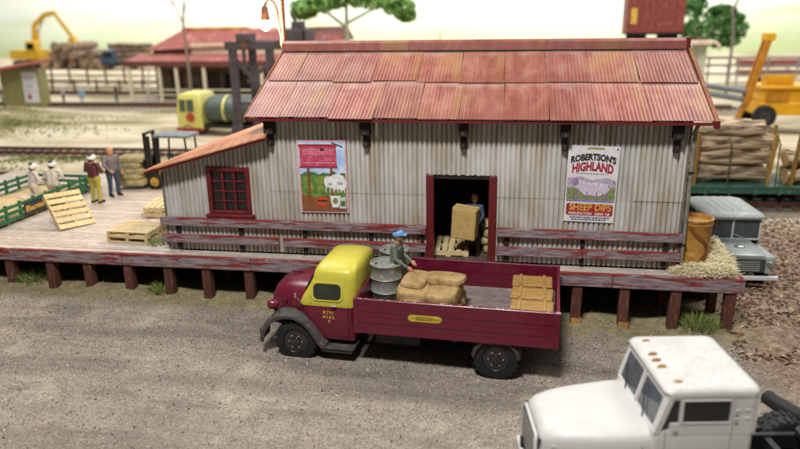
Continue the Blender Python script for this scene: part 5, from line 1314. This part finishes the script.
def far_lamp():
    t = thing('street_lamp', 'small lit white globe lamp far behind the shed ridge', 'lamp', (-6.98, 60, gh(-6.98, 60)))
    z0 = -gh(-6.98, 60)
    MB().path([(0, 0, 0), (0, 0, 6.85+z0)], [.09, .06], 8).build('post', mat('lamp_post_grey', '#8a8a80', '#74746c'), t, smooth=50)
    MB().ell((0, 0, 7.15+z0), (.36, .36, .36), 14, 10).build('globe', glow('globe_glow', (1, .96, .86), 12), t, smooth=80)
    MB().lathe([(.1, 6.74+z0), (.18, 6.8+z0), (.2, 6.86+z0), (0, 6.88+z0)], n=12).build('collar', MATS['lamp_post_grey'], t, smooth=50)
far_lamp()

# ================================================================== LOG WAGON AND TRACK AT THE RIGHT
M_rail = mat('rusty_rail', '#6a4434', '#4e3226', scale=6, rough=.6)
M_sleeper = wood('sleeper_wood', '#7a6656', '#655244', 'y')
def track(label, p0, p1, z, ties=True):
    p0, p1 = Vector((*p0, 0)), Vector((*p1, 0)); d = p1-p0; L = d.length; a = math.atan2(d.y, d.x)
    t = thing('railway_track', label, 'railway track', (p0.x, p0.y, z), a)
    m = MB(); m.prism([(-2.1, -.35), (-1.5, .03), (1.5, .03), (2.1, -.35)], 0, -.2, L+.2); m.build('ballast', mat('ballast_stone', '#7d7264', '#958976', c3='#6a6054', scale=9, rough=.95, bump=.6, bdist=.05), t)
    for y in (-.72, .72):
        m = MB(); m.bb(0, L, y-.07, y+.07, .12, .15); m.bb(0, L, y-.02, y+.02, .15, .24); m.bb(0, L, y-.045, y+.045, .24, .3, 0, .01); m.build('rail', M_rail, t)
    m = MB(); n = int(L/.65)
    for i in range(n): m.box((.3+i*.65, random.uniform(-.05, .05), .06), (.24, 2.5+random.uniform(-.1, .1), .13), rotm(0, 0, random.uniform(-.02, .02)))
    stuff(m.build('sleepers', M_sleeper, t))
track('railway track under the green log wagon at the right', (4, 12.4), (34, 14.2), .1)
track('railway track crossing the pale yard behind the two talking men', (-60, 20.2), (-9, 21.2), .12)
track('railway track just behind the platform edge at the far left', (-50, 13.0), (-7, 14.2), .12)
track('railway track running in front of the station awning', (-70, 43.0), (20, 44.4), .18)
track('railway track along the low fence beyond the two far workers', (-90, 55), (-36, 53.5), .2)
M_bark = mat('log_bark', '#54402f', '#a08a6e', c3='#d0bb9c', scale=1.9, stretch=(.5, 2.2, 2.2), rough=.9, bump=.6, bdist=.04, vary=.22, lo=.36, hi=.6)
M_farcut = mat('far_log_end', '#7c6654', '#9a8068', scale=1.5, rough=.9, vary=.3)
M_cut = mat('log_end', '#d0ab78', '#b8905c', scale=6, rough=.85)
def log(label, p0, p1, r, seed, group, mt=None):
    rng = random.Random(seed); p0, p1 = Vector(p0), Vector(p1); n = 9; pts = []; rr = []
    for i in range(n):
        f_ = i/(n-1); p = p0.lerp(p1, f_); pts.append(p+Vector((0, rng.uniform(-.05, .05), rng.uniform(-.05, .05)))); rr.append(r*(1-.12*f_)*rng.uniform(.86, 1.08))
    t = thing('log', label, 'log', tuple(p0), 0, group)
    m = MB(); m.path([q-p0 for q in pts], rr, 11)
    k_ = rng.uniform(.04, .14); m.v = [(x+0, y+k_*r*mnoise.noise((x*2, y*3, seed*1.7))*2, z+r*.3*mnoise.noise((x*1.2, y*3+seed, z*3))) for x, y, z in m.v]
    m.build('trunk', mt or M_bark, t, smooth=28)
    d = (p1-p0).normalized()
    for q, r_, s in ((pts[0], rr[0], -1), (pts[-1], rr[-1], 1)):
        m = MB(); m.tube(q-p0+d*s*.001, q-p0+d*s*.02, r_*.9, n=12); m.build('cut_end', M_cut if mt is None else M_farcut, t)
    return t
def log_wagon():
    z0 = .42
    t = thing('log_wagon', 'green flat railway wagon with ochre stakes carrying logs', 'railway wagon', (11.0, 12.9, z0), math.atan2(1.8, 30))
    mg = mat('wagon_green', '#3f6a58', '#335848', c3='#4c7864', scale=3, rough=.55); mo = wood('stake_ochre', '#a8823a', '#8a6628', 'z')
    MB().bb(-6, 6, -1.3, 1.3, .45, .8, 0, .02).build('deck', mg, t)
    for x in range(-6, 6): MB().bb(x+.45, x+.55, -1.36, -1.3, .42, .82).build('stake_pocket', mg, t)
    MB().bb(-6, 6, -1.33, -1.3, .68, .78).build('deck_rail', mg, t)
    MB().bb(-5.8, 5.8, -.4, .4, .25, .45).build('underframe', M_blackm, t)
    for x in (-4.4, -2.8, 2.8, 4.4):
        for y in (-.72, .72):
            m = MB(); m.lathe([(0, -.06), (.36, -.06), (.4, -.02), (.4, .05), (.43, .06), (0, .07)], (x, y, .31), 20, Matrix.Rotation(R_(90), 3, 'X')); m.build('wheel', M_blackm, t, smooth=40)
    for x, ln in ((-5.2, 0), (-2.0, .0), (1.0, .12), (1.95, .12), (4.6, .1)):
        for y in (-1.2, 1.2): MB().bar((x, y, .8), (x+ln, y*1.05, 3.0), .13, .13).build('stake', mo, t)
    for x in (-.65, 1.3): m = MB(); m.path([(x, -1.3, .8), (x, -1.25, 2.6), (x, -.6, 3.1), (x, .6, 3.1), (x, 1.25, 2.6), (x, 1.3, .8)], .03, 6); m.build('binding_chain', mat('chain_olive', '#5c5a34', '#46441f'), t)
    return t
log_wagon()
GL = 'logs stacked on the green wagon'
rows = [(1.62, .36, 5.2, 12.1, 'bottom'), (2.3, .33, 5.0, 12.25, 'second'), (2.95, .33, 5.2, 12.6, 'third'), (3.55, .3, 5.3, 12.0, 'top')]
for ri, (z, r, xa, xb, nm) in enumerate(rows):
    for j in range(3):
        y = 12.05+j*.72-.0
        where = ('front', 'middle', 'back')[j]
        lab = {'bottom': 'peeled log in the lowest row on the green wagon', 'second': 'barked log in the second row on the green wagon', 'third': 'barked log in the third row on the green wagon', 'top': 'pale log in the topmost row on the green wagon'}[nm]
        log(lab+', '+where+' of the row', (xa, y, z), (xb+random.uniform(-.3, .2), y+.28, z+random.uniform(-.03, .04)), r, ri*10+j, GL)
for i, (x0, x1, y, z) in enumerate(((12.9, 16.5, 12.2, 1.55), (13.0, 16.8, 12.9, 1.6), (12.95, 16.2, 12.5, 2.2), (13.1, 16.6, 13.2, 2.25))):
    log('short log in the second pile at the right end of the wagon, '+('lower front', 'lower back', 'upper front', 'upper back')[i], (x0, y, z), (x1, y+.2, z), .32, 90+i, GL)

# ================================================================== BACKGROUND, LEFT
M_cream = mat('cream_wall', '#d8d0b4', '#c8bea0', scale=3); M_stroof = mat('station_roof', '#a35a52', '#8e4840', c3='#b4746a', scale=1.2, rough=.7)
def station():
    t = thing('station_building', 'long low station building with red roof and posted awning at the upper left', 'building', (-30, 46, .0))
    m = MB(); m.prism([(0, 4.0), (0, 4.25), (3.2, 4.85), (3.2, 4.6)], 0, -7.0, 14); m.build('awning', M_stroof, t)
    MB().bb(-7.05, 14, -.08, 0, 3.75, 4.3).build('awning_fascia', mat('fascia_brown', '#6a3a30', '#56302a'), t)
    MB().bb(-5.5, 14, 3.25, 7.5, 0, 5.2).build('wall', mat('station_wall', '#6a5844', '#57483a'), t)
    MB().bb(-1.2, 14, 3.0, 3.2, 4.75, 5.85).build('clerestory_panel', M_cream, t)
    m = MB(); m.add([(-6.0, 2.7, 5.2), (14.5, 2.7, 5.95), (14.5, 6, 7.3), (-3.4, 6, 7.1), (-6, 9, 5.2), (14.5, 9, 5.9)], [(0, 1, 2, 3), (3, 2, 5, 4), (0, 3, 4), (1, 5, 2), (0, 4, 5, 1)]); m.build('roof', M_stroof, t)
    m = MB(); m.bb(-3.4, 4.0, 5.85, 6.15, 7.05, 7.35); m.build('ridge', mat('ridge_yellow', '#c89a3c', '#b5563c', scale=.8), t)
    for i, x in enumerate((-6.6, -3.4, -1.6, 1.3, 4.2, 7.2, 10.5)): MB().bb(x-.14, x+.14, .0, .28, -.3, 3.95, 0, .02).build('post', M_cream, t)
    for x in (-3.8, .2, 3.6, 7): MB().bb(x, x+1.3, 3.2, 3.26, .4, 3.0).build('door', mat('door_dark', '#3a2c24', '#2c211b'), t)
    for x in (-2, 1.9, 5.4): MB().bb(x, x+1.0, 3.2, 3.26, 1.3, 2.8).build('window', M_glass, t)
    MB().bb(-7.0, 14, -.4, 3.25, -.3, .35).build('station_platform', mat('pale_concrete', '#b0a890', '#9a927c'), t)
    m = MB()
    for z in (1.0, 1.5): m.bb(-6.6, 14, .1, .18, z-.06, z+.06)
    m.build('railing', M_cream, t)
station()
def bare_tree():
    t = thing('bare_tree', 'thin leafless sapling rising in front of the station roof', 'tree', (-29.6, 44.8, -.2))
    m = MB(); m.path([(-.05, 0, 0), (0, 0, 4), (-.1, 0, 8), (.1, 0, 9.6)], [.2, .15, .1, .07], 8); m.build('trunk', mat('grey_bark', '#8a7a68', '#6e6052'), t, smooth=50)
    m = MB()
    for a, b in (((-.1, 0, 8), (-1.2, .2, 10.5)), ((0, 0, 8.8), (.9, -.2, 11)), ((.1, 0, 9.6), (.0, .1, 11.4)), ((-.8, .1, 9.6), (-1.9, 0, 11))): m.tube(a, b, .07, .03, 6)
    m.build('branches', MATS['grey_bark'], t, smooth=50)
bare_tree()
m = MB(); m.path([(-34.7, 45.4, -.2), (-34.0, 45.4, 3.9)], [.12, .09], 8); m.path([(-34.3, 45.38, 3.0), (-33.2, 45.38, 3.0)], .05, 6); o = m.build('signal_post', mat('post_white', '#c2bcb0', '#a8a296')); tag(o, 'leaning pale post at the left end of the station awning', 'post')
def hut():
    t = thing('trackside_hut', 'small olive hut with red lean roof and white poster at the left edge', 'hut', (-45.6, 42, -.2))
    mo = mat('olive_wall', '#8e8a58', '#7c784a', scale=2)
    MB().bb(-2.2, 2.0, 0, 1.2, 0, 4.1).build('wall', mo, t)
    for i in range(14): MB().bb(-2.15+i*.3, -2.12+i*.3, -.02, 0, 0, 4.0).build('wall_batten', mo, t)
    m = MB(); m.add([(-3.2, -.8, 3.9), (2.3, -.8, 4.75), (2.3, 2.0, 4.95), (-3.2, 2.0, 4.2), (-3.2, -.8, 3.7), (2.3, -.8, 4.55), (2.3, 2.0, 4.75), (-3.2, 2.0, 4.0)], [(0, 1, 2, 3), (7, 6, 5, 4), (0, 4, 5, 1), (1, 5, 6, 2), (2, 6, 7, 3), (3, 7, 4, 0)]); m.build('roof', mat('hut_roof', '#a8584a', '#92463a', scale=2), t)
    MB().bb(.2, 1.75, -.06, -.02, .9, 3.75).build('poster', mat('hut_poster', '#d6d4d8', '#c2c4cc', scale=3), t)
    MB().ell((.75, -.07, 1.45), (.22, .02, .28), 12, 8).build('poster_mark', mat('mark_red', '#a83a4a', '#8f2c3c'), t)
    m = MB(); rng = random.Random(6)
    for z in (3.4, 3.25, 3.1, 2.5, 2.3, 1.9): m.bb(.4, 1.2+rng.uniform(0, .4), -.068, -.06, z, z+.07)
    stuff(m.build('poster_lines', mat('lines_grey', '#9aa0ac', '#868c98'), t))
    m = MB(); m.bar((-2.4, -.5, 3.7), (-1.3, -1.0, .2), .16, .16); m.build('brace', mat('brace_grey', '#5a5650', '#46423c'), t)
hut()
M_fence = wood('fence_brown', '#7a5a48', '#5f4436', 'x')
def fence(label, p0, p1, z, h, n, rails):
    p0, p1 = Vector((*p0, 0)), Vector((*p1, 0)); d = p1-p0; L = d.length
    t = thing('rail_fence', label, 'fence', (p0.x, p0.y, z), math.atan2(d.y, d.x), 'wooden fences in the yard')
    for i in range(n): x = L*i/(n-1); MB().bb(x-.1, x+.1, -.1, .1, -.3, h).build('post', M_fence, t)
    for zz in rails: MB().bb(0, L, -.14, -.08, zz-.1, zz+.1).build('rail', M_fence, t)
fence('brown post and rail fence below the excavator', (-62, 66), (-40, 64), .0, 2.4, 9, (.6, 1.3, 2.1))
fence('nearer brown fence behind the far workers', (-56, 57), (-38, 56), .0, 1.6, 7, (.6, 1.3))
GF = 'distant workers in the yard'
figure('distant worker in grey top nearest the olive hut', (-43.9, 45.6, .1), R_(150), '#c9c4bc', '#4a4440', voxel=.035, group=GF, apart=False, hat=('cap', '#e0dcd4'))
figure('distant worker in light blue, middle of the three by the fence', (-41.9, 45.7, .1), R_(20), '#7fa2c4', '#8a9ab0', voxel=.035, group=GF, apart=False)
figure('distant worker in dark blue clothes, right of the three by the fence', (-39.6, 48.2, .1), R_(-30), '#2c3450', '#262a40', voxel=.035, group=GF, apart=False, hat=('cap', '#d8d8d8'))
figure('distant figure in white by the rails behind the crane pipes', (28.8, 79, .1), 0, '#dad6d0', '#c8c4bc', voxel=.035, group=GF, apart=False, scale=1.15)
figure('distant figure in white by the rails behind the crane cab', (34.9, 76, .1), 0, '#e0dcd6', '#d4c8c0', voxel=.035, group=GF, apart=False, scale=1.15)

def tanker():
    t = thing('tank_truck', 'pale yellow truck with grey-green tank parked before the station', 'truck', (-20.0, 27.0, .25), R_(-4))
    my = mat('tanker_yellow', '#dcd67e', '#ccc468', rough=.45); mtk = mat('tank_grey_green', '#566459', '#465349', c3='#647266', scale=2, rough=.6)
    MB().loft([rrect(-2.3, -.35, 0, 2.3, .15, z) for z in (.55, 1.9)]+[rrect(-2.15, -.35, .03, 2.27, .2, 2.8), rrect(-2.0, -.45, .15, 2.15, .25, 3.02)]).build('cab', my, t, smooth=45)
    MB().bb(-2.0, -.9, -.02, 0, 1.75, 2.6).build('side_window', mat('pale_glass', '#5e6a60', '#4c564e', rough=.15), t)
    MB().bb(-1.5, -1.42, -.05, -.02, 1.75, 2.6).build('window_bar', my, t)
    MB().bb(-2.33, -2.25, .2, 2.1, 1.8, 2.6).build('windscreen', MATS['pale_glass'], t)
    m = MB(); m.tube((-1.2, -.05, 1.35), (-1.2, 0, 1.35), .34, n=20); m.build('door_emblem', mat('emblem_red', '#c0522e', '#a84022'), t)
    MB().bb(-2.4, -.4, -.05, 2.35, .4, .62).build('bumper', mat('bumper_red', '#a83a30', '#8e2c26'), t)
    m = MB(); m.loft([[(x, 1.15+1.12*k*math.cos(2*math.pi*i/20), 1.85+.98*k*math.sin(2*math.pi*i/20)) for i in range(20)] for x, k in ((-.25, .75), (-.1, .92), (.2, 1), (5.0, 1), (5.2, .9))]); m.build('tank', mtk, t, smooth=50)
    for x in (1.2, 3.4): m = MB(); m.loft([[(x+dx, 1.15+1.14*math.cos(2*math.pi*i/20), 1.85+1.0*math.sin(2*math.pi*i/20)) for i in range(20)] for dx in (0, .18)], caps=False); m.build('tank_band', my, t, smooth=50)
    MB().bb(-2.1, 5.3, .2, 2.1, .6, .85).build('chassis', M_blackm, t)
    for x in (-1.5, 3.2, 4.4):
        for y in ((.0, .3), (2.3, 2.0)): wheel(t, x, y[0], y[1], .45, .45, mat('wheel_red', '#9a3a30', '#842e26'))
tanker()
M_gant = mat('gantry_grey', '#645b60', '#4e464b', scale=2, rough=.75)
def gantry():
    t = thing('timber_gantry', 'tall grey loading gantry with braced legs behind the lamp', 'gantry', (-13.83, 22, 1.28)); t.scale = (.819, .819, .819)
    for x, y in ((-2.1, 0), (.75, 0), (-1.5, 2.4), (1.3, 2.4)): MB().bb(x-.28, x+.28, y-.2, y+.2, -1.8, 6.5, 0, .03).build('leg', M_gant, t)
    MB().bb(-2.6, 2.6, -.3, .3, 6.35, 6.95, 0, .03).build('top_beam', M_gant, t); MB().bb(-2.6, 2.6, 2.1, 2.7, 6.35, 6.95, 0, .03).build('top_beam', M_gant, t)
    for a, b in (((-2.1, -.05, 5.9), (.75, -.05, 2.6)), ((-1.2, -.1, 6.4), (-1.2, -.1, 4.6)), ((-2.1, 0, 2.4), (.75, 0, 2.4)), ((.75, 0, 5.4), (-1.1, 0, 4.0)), ((-2.9, -.25, -1.7), (-2.1, -.25, 1.8))): MB().bar(a, b, .2, .26).build('brace', M_gant, t)
    MB().bb(-1.6, -.5, -.5, .8, 6.95, 7.5, 0, .03).build('winch_box', M_gant, t)
    m = MB(); m.tube((-1.0, -.55, 6.7), (-1.0, -.3, 6.7), .3, n=16); m.build('pulley', M_fence, t)
    MB().bb(1.9, 3.9, -.6, 1.2, 6.7, 7.75, 0, .03).build('hopper', M_gant, t); MB().bb(3.9, 5.1, -.4, 1, 6.4, 7.0, 0, .03).build('hopper_spout', M_gant, t)
    MB().bb(2.6, 3.4, -.3, .6, 7.75, 8.3, 0, .03).build('control_box', M_gant, t); MB().bar((2.9, 0, 8.2), (2.6, 0, 8.8), .2, .2).build('lever', M_gant, t)
    MB().bb(3.5, 3.65, -.62, -.58, 6.8, 7.7).build('panel_gap', M_dark, t)
    for x in (2.2, 4.6): MB().bb(x-.2, x+.2, .2, .6, -1.8, 6.7, 0, .03).build('leg', M_gant, t)
gantry()
M_yel = mat('machine_yellow', '#d0a428', '#b88c1c', scale=2, rough=.5)
def excavator():
    t = thing('excavator', 'yellow excavator with raised arched boom at the upper left', 'excavator', (-83, 95, .0))
    for y in (-1.6, 1.6):
        MB().loft([[(x, y-.4, z), (x, y+.4, z), (x, y+.4, z+h), (x, y-.4, z+h)] for x, z, h in ((-3, .7, .4), (-2.6, .2, 1.3), (2.6, .2, 1.3), (3, .7, .4))]).build('crawler', M_blackm, t)
    MB().loft([rrect(-3.6, 2.2, -1.7, 1.7, .3, z) for z in (1.6, 3.2)]).build('house', M_yel, t, smooth=40)
    MB().loft([rrect(-.2, 1.8, -1.8, -.3, .2, z) for z in (3.2, 4.6)]+[rrect(0, 1.6, -1.7, -.4, .2, 4.8)]).build('cab', M_yel, t, smooth=40)
    MB().bb(0, 1.5, -1.83, -1.8, 3.4, 4.4).build('cab_window', M_glass, t)
    MB().loft([[(x, -.3, z), (x, .3, z), (x+dx, .3, z+dz), (x+dx, -.3, z+dz)] for x, z, dx, dz in ((.4, 2.8, 1.0, .1), (.2, 5.0, 1.2, -.1), (.6, 7.2, .9, -.6))]).build('boom_foot', M_yel, t)
    MB().loft([[(.6, -.28, 6.6), (.6, .28, 6.6), (.7, .28, 7.6), (.7, -.28, 7.6)], [(3.2, -.25, 8.6), (3.2, .25, 8.6), (3.2, .25, 9.5), (3.2, -.25, 9.5)], [(5.2, -.22, 9.1), (5.2, .22, 9.1), (5.3, .22, 9.8), (5.3, -.22, 9.8)]]).build('boom', M_yel, t)
    MB().bar((5.1, 0, 9.5), (8.2, 0, 4.9), .4, .6).build('dipper_arm', M_yel, t)
    m = MB(); m.tube((1.0, .0, 5.2), (3.0, .0, 8.7), .13, n=8); m.tube((4.6, 0, 9.9), (6.4, 0, 8.2), .12, n=8); m.build('hydraulic_ram', M_chrome, t)
    MB().loft([[(7.3, -.5, 5.1), (7.3, .5, 5.1), (8.4, .5, 5.4), (8.4, -.5, 5.4)], [(7.4, -.6, 4.0), (7.4, .6, 4.0), (8.9, .6, 4.1), (8.9, -.6, 4.1)], [(8.0, -.6, 3.3), (8.0, .6, 3.3), (8.6, .6, 3.3), (8.6, -.6, 3.3)]]).build('grapple', M_yel, t)
excavator()
GP = 'logs in the far pile'
rng = random.Random(31)
k = 0
M_farlog = mat('far_log', '#75624f', '#574638', c3='#907a64', scale=2, vary=.3, rough=.9)
rown = ('ground row', 'second row', 'third row', 'top row')
for r_, n_ in ((0, 6), (1, 4), (2, 2)):
    for i in range(n_):
        x = -78+(i+r_*.5)*2.0; log('far log end-on in the pile below the excavator, %s, %s from left' % (rown[r_], ('first', 'second', 'third', 'fourth', 'fifth', 'sixth')[i]), (x+rng.uniform(-.25, .25), 92+rng.uniform(-1.5, 1), 1.0+r_*1.4), (x+rng.uniform(-1.2, 1.2), 99, 1.0+r_*1.4), .8, 200+k, GP, M_farlog); k += 1
for i in range(5): log('long dark log lying crosswise on the far pile, %s from top' % ('first', 'second', 'third', 'fourth', 'fifth')[4-i], (-69.5+rng.uniform(-.5, .5), 97+.12*i, .55+.8*i), (-61.5+rng.uniform(-.6, .6), 97+.12*i, .55+.8*i), .46, 230+i, GP, M_farlog)
def far_truck(label, loc, rz, body, kind):
    t = thing(kind, label, 'truck' if kind == 'log_truck' else 'loader', loc, rz); mb_ = mat('far_'+body.strip('#'), body, tuple(c*.75 for c in lin(body)), rough=.5)
    MB().loft([rrect(-2.6, -.4, -1.2, 1.2, .2, z) for z in (.8, 2.1)]+[rrect(-2.1, -.4, -1.1, 1.1, .25, 3.1)]).build('cab', mb_, t, smooth=40)
    MB().bb(-2.0, -.7, -1.23, -1.2, 2.0, 2.7).build('cab_window', M_glass, t)
    MB().bb(-.4, 4.2, -1.1, 1.1, .8, 1.3, 0, .05).build('bed', mb_ if kind != 'log_truck' else M_blackm, t)
    if kind != 'log_truck': MB().loft([rrect(0, 3, -1, 1, .3, z) for z in (1.3, 2.2)]).build('engine_cover', mb_, t, smooth=40)
    for x in (-1.6, 2.6):
        for y in ((-1.3, -.9), (1.3, .9)): wheel(t, x, y[0], y[1], .6, .6)
far_truck('dark blue log truck beside the far log pile', (-65.5, 92.5, .1), R_(20), '#2e3f5a', 'log_truck')
far_truck('small yellow loader right of the far log pile', (-66.5, 99, .4), R_(160), '#d0ac30', 'wheel_loader')

# ------------------------------------------------------------------ trees
def tree(label, loc, trunk_pts, rad, blobs, n, seed, leafc, barkc, lsize=.28):
    rng = random.Random(seed); t = thing('broadleaf_tree', label, 'tree', loc)
    mb = MB()
    for pts, r in trunk_pts: mb.path(pts, [r*(1-.55*i/(len(pts)-1)) for i in range(len(pts))], 9)
    mb.build('trunk', mat('bark_'+barkc.strip('#'), barkc, tuple(c*.7 for c in lin(barkc)), rough=.9), t, smooth=60)
    vs = []; fs = []
    for i in range(n):
        c, r = rng.choice(blobs); d = Vector((rng.gauss(0, 1), rng.gauss(0, 1), rng.gauss(0, 1))).normalized()*rng.random()**.4
        p = Vector(c)+Vector((d.x*r[0], d.y*r[1], d.z*r[2]))
        if mnoise.noise(p*1.3+Vector((seed, 0, 0))) < -.12: continue
        s = lsize*rng.uniform(.6, 1.4); R3 = rotm(rng.uniform(-1, 1), rng.uniform(-1, 1), rng.uniform(0, 6.28)); k = len(vs)
        vs += [R3 @ Vector(q)*s+p for q in ((-1, 0, 0), (0, -.45, .1), (1, 0, 0), (0, .45, .1))]; fs.append((k, k+1, k+2, k+3))
    m = MB(); m.add(vs, fs); me = bpy.data.meshes.new('crown'); me.from_pydata(m.v, [], m.f)
    s = NT('leaves_%d' % seed); v = s.coord(); f = s.noise(v, .9, 5, .6); col = s.ramp(f, [(.35, lin(leafc[0])), (.5, lin(leafc[1])), (.65, lin(leafc[2]))]); me.materials.append(s.out(col, .7, 0, .2))
    o = bpy.data.objects.new('crown', me); COL.objects.link(o); o.parent = t
tree('spreading green tree with pale trunk behind the middle of the roof', (-15.1, 50, 0), [([(0, 0, 0), (.1, 0, 4), (-.05, 0, 7.2), (0, 0, 9.5)], .3), ([(-.05, 0, 7.2), (-2, .3, 8.6), (-4, .5, 9.3)], .16), ([(0, 0, 7.6), (2.5, -.2, 8.8), (4.8, .2, 9.3)], .15)],
     .3, [((-3.2, 0, 9.3), (2.6, 2, .8)), ((-1, .3, 9.9), (2.6, 2, .9)), ((2.6, 0, 9.7), (2.8, 2, .8)), ((5.2, 0, 9.0), (1.6, 1.5, 1.0)), ((-4.4, .2, 8.7), (1.3, 1.3, .75)), ((5.9, 0, 8.3), (.9, .9, .7)), ((0, 0, 11), (4, 2.5, 1))], 9000, 3, ('#5f8a42', '#7fa85a', '#9cc074'), '#a8a894')
tree('dense dark green tree with pale limbs at the upper right', (21.6, 60, 0), [([(-1.4, 0, 0), (-1.2, 0, 4), (-.2, 0, 6), (1.6, 0, 8.2)], .28), ([(-1.0, -.6, 4.6), (-2.2, -.8, 6.6), (-1, -.9, 7.4)], .14)],
     .3, [((.2, 0, 6.8), (2.4, 2, 1.7)), ((2.0, 0, 6.6), (1.3, 1.3, 1.6)), ((-2.2, .2, 6.3), (1.3, 1.4, 1.2)), ((-2.4, .3, 8.8), (1.6, 1.3, 1.3)), ((0.6, 0, 8.2), (1.5, 1.3, .6)), ((.6, 0, 5.2), (2.2, 1.6, .7))], 7000, 8, ('#3e6836', '#588848', '#78a45e'), '#b4b2a0')
m = MB(); m.path([(22.7, 57, 0), (22.75, 57, 6), (22.4, 57, 8.2), (22.9, 57, 9.6)], [.16, .13, .12, .1], 8); o = m.build('telegraph_pole', mat('pole_grey', '#857a74', '#6c625c')); tag(o, 'slim grey pole standing before the dense tree at the upper right', 'pole')

# ------------------------------------------------------------------ elevated red wagon, ramp, fence, crane at the right
def red_wagon():
    t = thing('red_goods_wagon', 'red ribbed goods wagon on the raised track above the shed ridge', 'railway wagon', (13.0, 45, 6.0))
    mr = mat('wagon_red', '#8a3e36', '#74322c', c3='#9a5048', scale=2, rough=.65)
    MB().bb(-2.35, 2.35, 0, 2.6, .55, 3.9, 0, .03).build('body', mr, t)
    for i in range(9): MB().bb(-2.3+i*.56, -2.2+i*.56, -.07, 0, .55, 3.85).build('rib', mr, t)
    MB().bb(-2.4, 2.4, -.1, 2.7, .4, .55).build('underframe', M_blackm, t)
    MB().bb(-2.05, -1.55, -.09, -.07, 1.3, 2.6).build('placard', mat('placard_yellow', '#d0a848', '#c0963a'), t)
    for x in (-1.7, -.9, .9, 1.7):
        for y in (.5, 2.1): m = MB(); m.lathe([(0, -.06), (.33, -.06), (.36, .05), (0, .07)], (x, y, .2), 16, Matrix.Rotation(R_(90), 3, 'X')); m.build('wheel', M_blackm, t, smooth=40)
red_wagon()
def ramp():
    t = thing('raised_track', 'pale concrete viaduct carrying the red wagon behind the shed', 'viaduct', (4, 44.5, -.2))
    mc = mat('pale_deck', '#d8c4b0', '#c8b29c', scale=2); mw = mat('pale_pier', '#b8bca4', '#a4a890', scale=2)
    MB().bb(6.6, 13.6, -.3, 3.4, 5.75, 6.1, 0, .04).build('deck', mc, t)
    m = MB(); m.path([(13.6, 1.5, 5.95), (14.2, 1.5, 5.9), (14.6, 1.5, 5.6), (14.7, 1.5, 5.2)], [.2, .18, .15, .12], 8); m.build('deck_nose', mc, t, smooth=50)
    for x in (7.2, 10, 13): MB().bb(x-.35, x+.35, .3, 2.8, -.2, 5.75).build('pier', mw, t)
    for y in (.8, 2.3): MB().bb(6.6, 13.5, y-.04, y+.04, 6.1, 6.22).build('rail', M_rail, t)
ramp()
M_steel = mat('fence_steel', '#8c8e8a', '#767874', rough=.5)
def steel_fence():
    t = thing('steel_barrier', 'grey steel barrier rails running across behind the crane', 'barrier', (16, 62, 0))
    for x in range(0, 36, 3): MB().bb(x-.08, x+.08, -.08, .08, -.3, 3.5).build('post', M_steel, t)
    for z in (1.7, 2.6, 3.4): MB().bb(0, 35, -.14, -.08, z-.12, z+.12).build('rail', M_steel, t)
    MB().bb(0, 35, -.2, .2, -.3, .5).build('kerb', mat('kerb_pale', '#b4aea0', '#a09a8c'), t)
steel_fence()
m = MB(); m.bb(27, 60, 68, 70, 1.9, 2.7); m.bb(27, 60, 68.2, 69.8, .9, 1.5); o = m.build('low_wagon', mat('low_wagon_red', '#9a4a40', '#84382f'), None); o2 = tag(o, 'low dull red wagon side behind the steel barrier at the far right', 'railway wagon')
for x in (29, 34, 39):
    for dx in (0, 1.4):
        w_ = MB(); w_.lathe([(0, -.08), (.45, -.08), (.5, .06), (0, .08)], (x+dx, 67.9, .5), 14, Matrix.Rotation(R_(90), 3, 'X')); w_.build('wheel', M_blackm, o, smooth=40)
def crane():
    t = thing('mobile_crane', 'bright yellow mobile crane with raised boom at the right edge', 'crane', (19.5, 33, .45), R_(3))
    my = mat('crane_yellow', '#ecb21a', '#dc9f12', scale=2, rough=.45); mo = mat('crane_orange', '#c9851c', '#b07014', scale=2, rough=.5); mgr = mat('crane_grey', '#7c8284', '#686e70', rough=.5)
    MB().bb(-1.3, 5.5, 0, 2.5, .8, 1.7, 0, .05).build('carrier', my, t); MB().bb(-1.0, 1.6, .1, 2.4, 1.7, 2.5, 0, .06).build('cab', my, t)
    MB().bb(-.8, .6, -.02, .1, 1.75, 2.35).build('panel', mo, t); MB().bb(-1.4, 4.5, -.1, 2.6, 2.6, 2.85, 0, .03).build('deck', my, t)
    MB().bb(1.8, 5.4, .1, 2.4, 1.7, 2.6, 0, .05).build('engine_cover', my, t)
    for x in (-1.2, .6, 2.4, 4.2): MB().bb(x-.05, x+.05, -.06, .04, 2.85, 3.6).build('rail_post', my, t)
    MB().bb(-1.2, 4.3, -.06, .04, 3.5, 3.62).build('hand_rail', my, t); MB().bb(-.9, .9, .2, 1.2, 2.85, 3.5, 0, .04).build('winch_house', my, t)
    # boom: two chords with cleats
    for y in (-.5, .1): MB().bar((-2.35, y, 1.7), (-1.35, y, 6.15), .14, .4).build('boom_chord', mo, t)
    for i in range(9): f_ = (i+.5)/9; MB().bar((-2.35+f_, -.5, 1.7+4.45*f_), (-2.35+f_, .1, 1.75+4.45*f_), .1, .12).build('boom_cleat', mo, t)
    MB().bb(-1.65, -1.0, -.6, .25, 5.9, 6.4, 0, .04).build('boom_head', my, t)
    MB().bar((-3.0, -.3, .2), (-2.0, -.3, 2.2), .2, .3).build('outrigger', mo, t)
    for z0, z1, r in ((3.1, 2.45, .2), (2.55, 1.9, .2)): m = MB(); m.tube((-6.2, -.2, z0), (-2.1, -.2, z1), r, n=12); m.build('counter_jib_pipe', mgr, t, smooth=40)
    wheel(t, -.9, -.35, .15, .75, .75); wheel(t, 2.6, -.35, .15, .75, .75); wheel(t, 4.4, -.35, .15, .75, .75); wheel(t, -.9, 2.85, 2.35, .75, .75); wheel(t, 4.4, 2.85, 2.35, .75, .75)
crane()
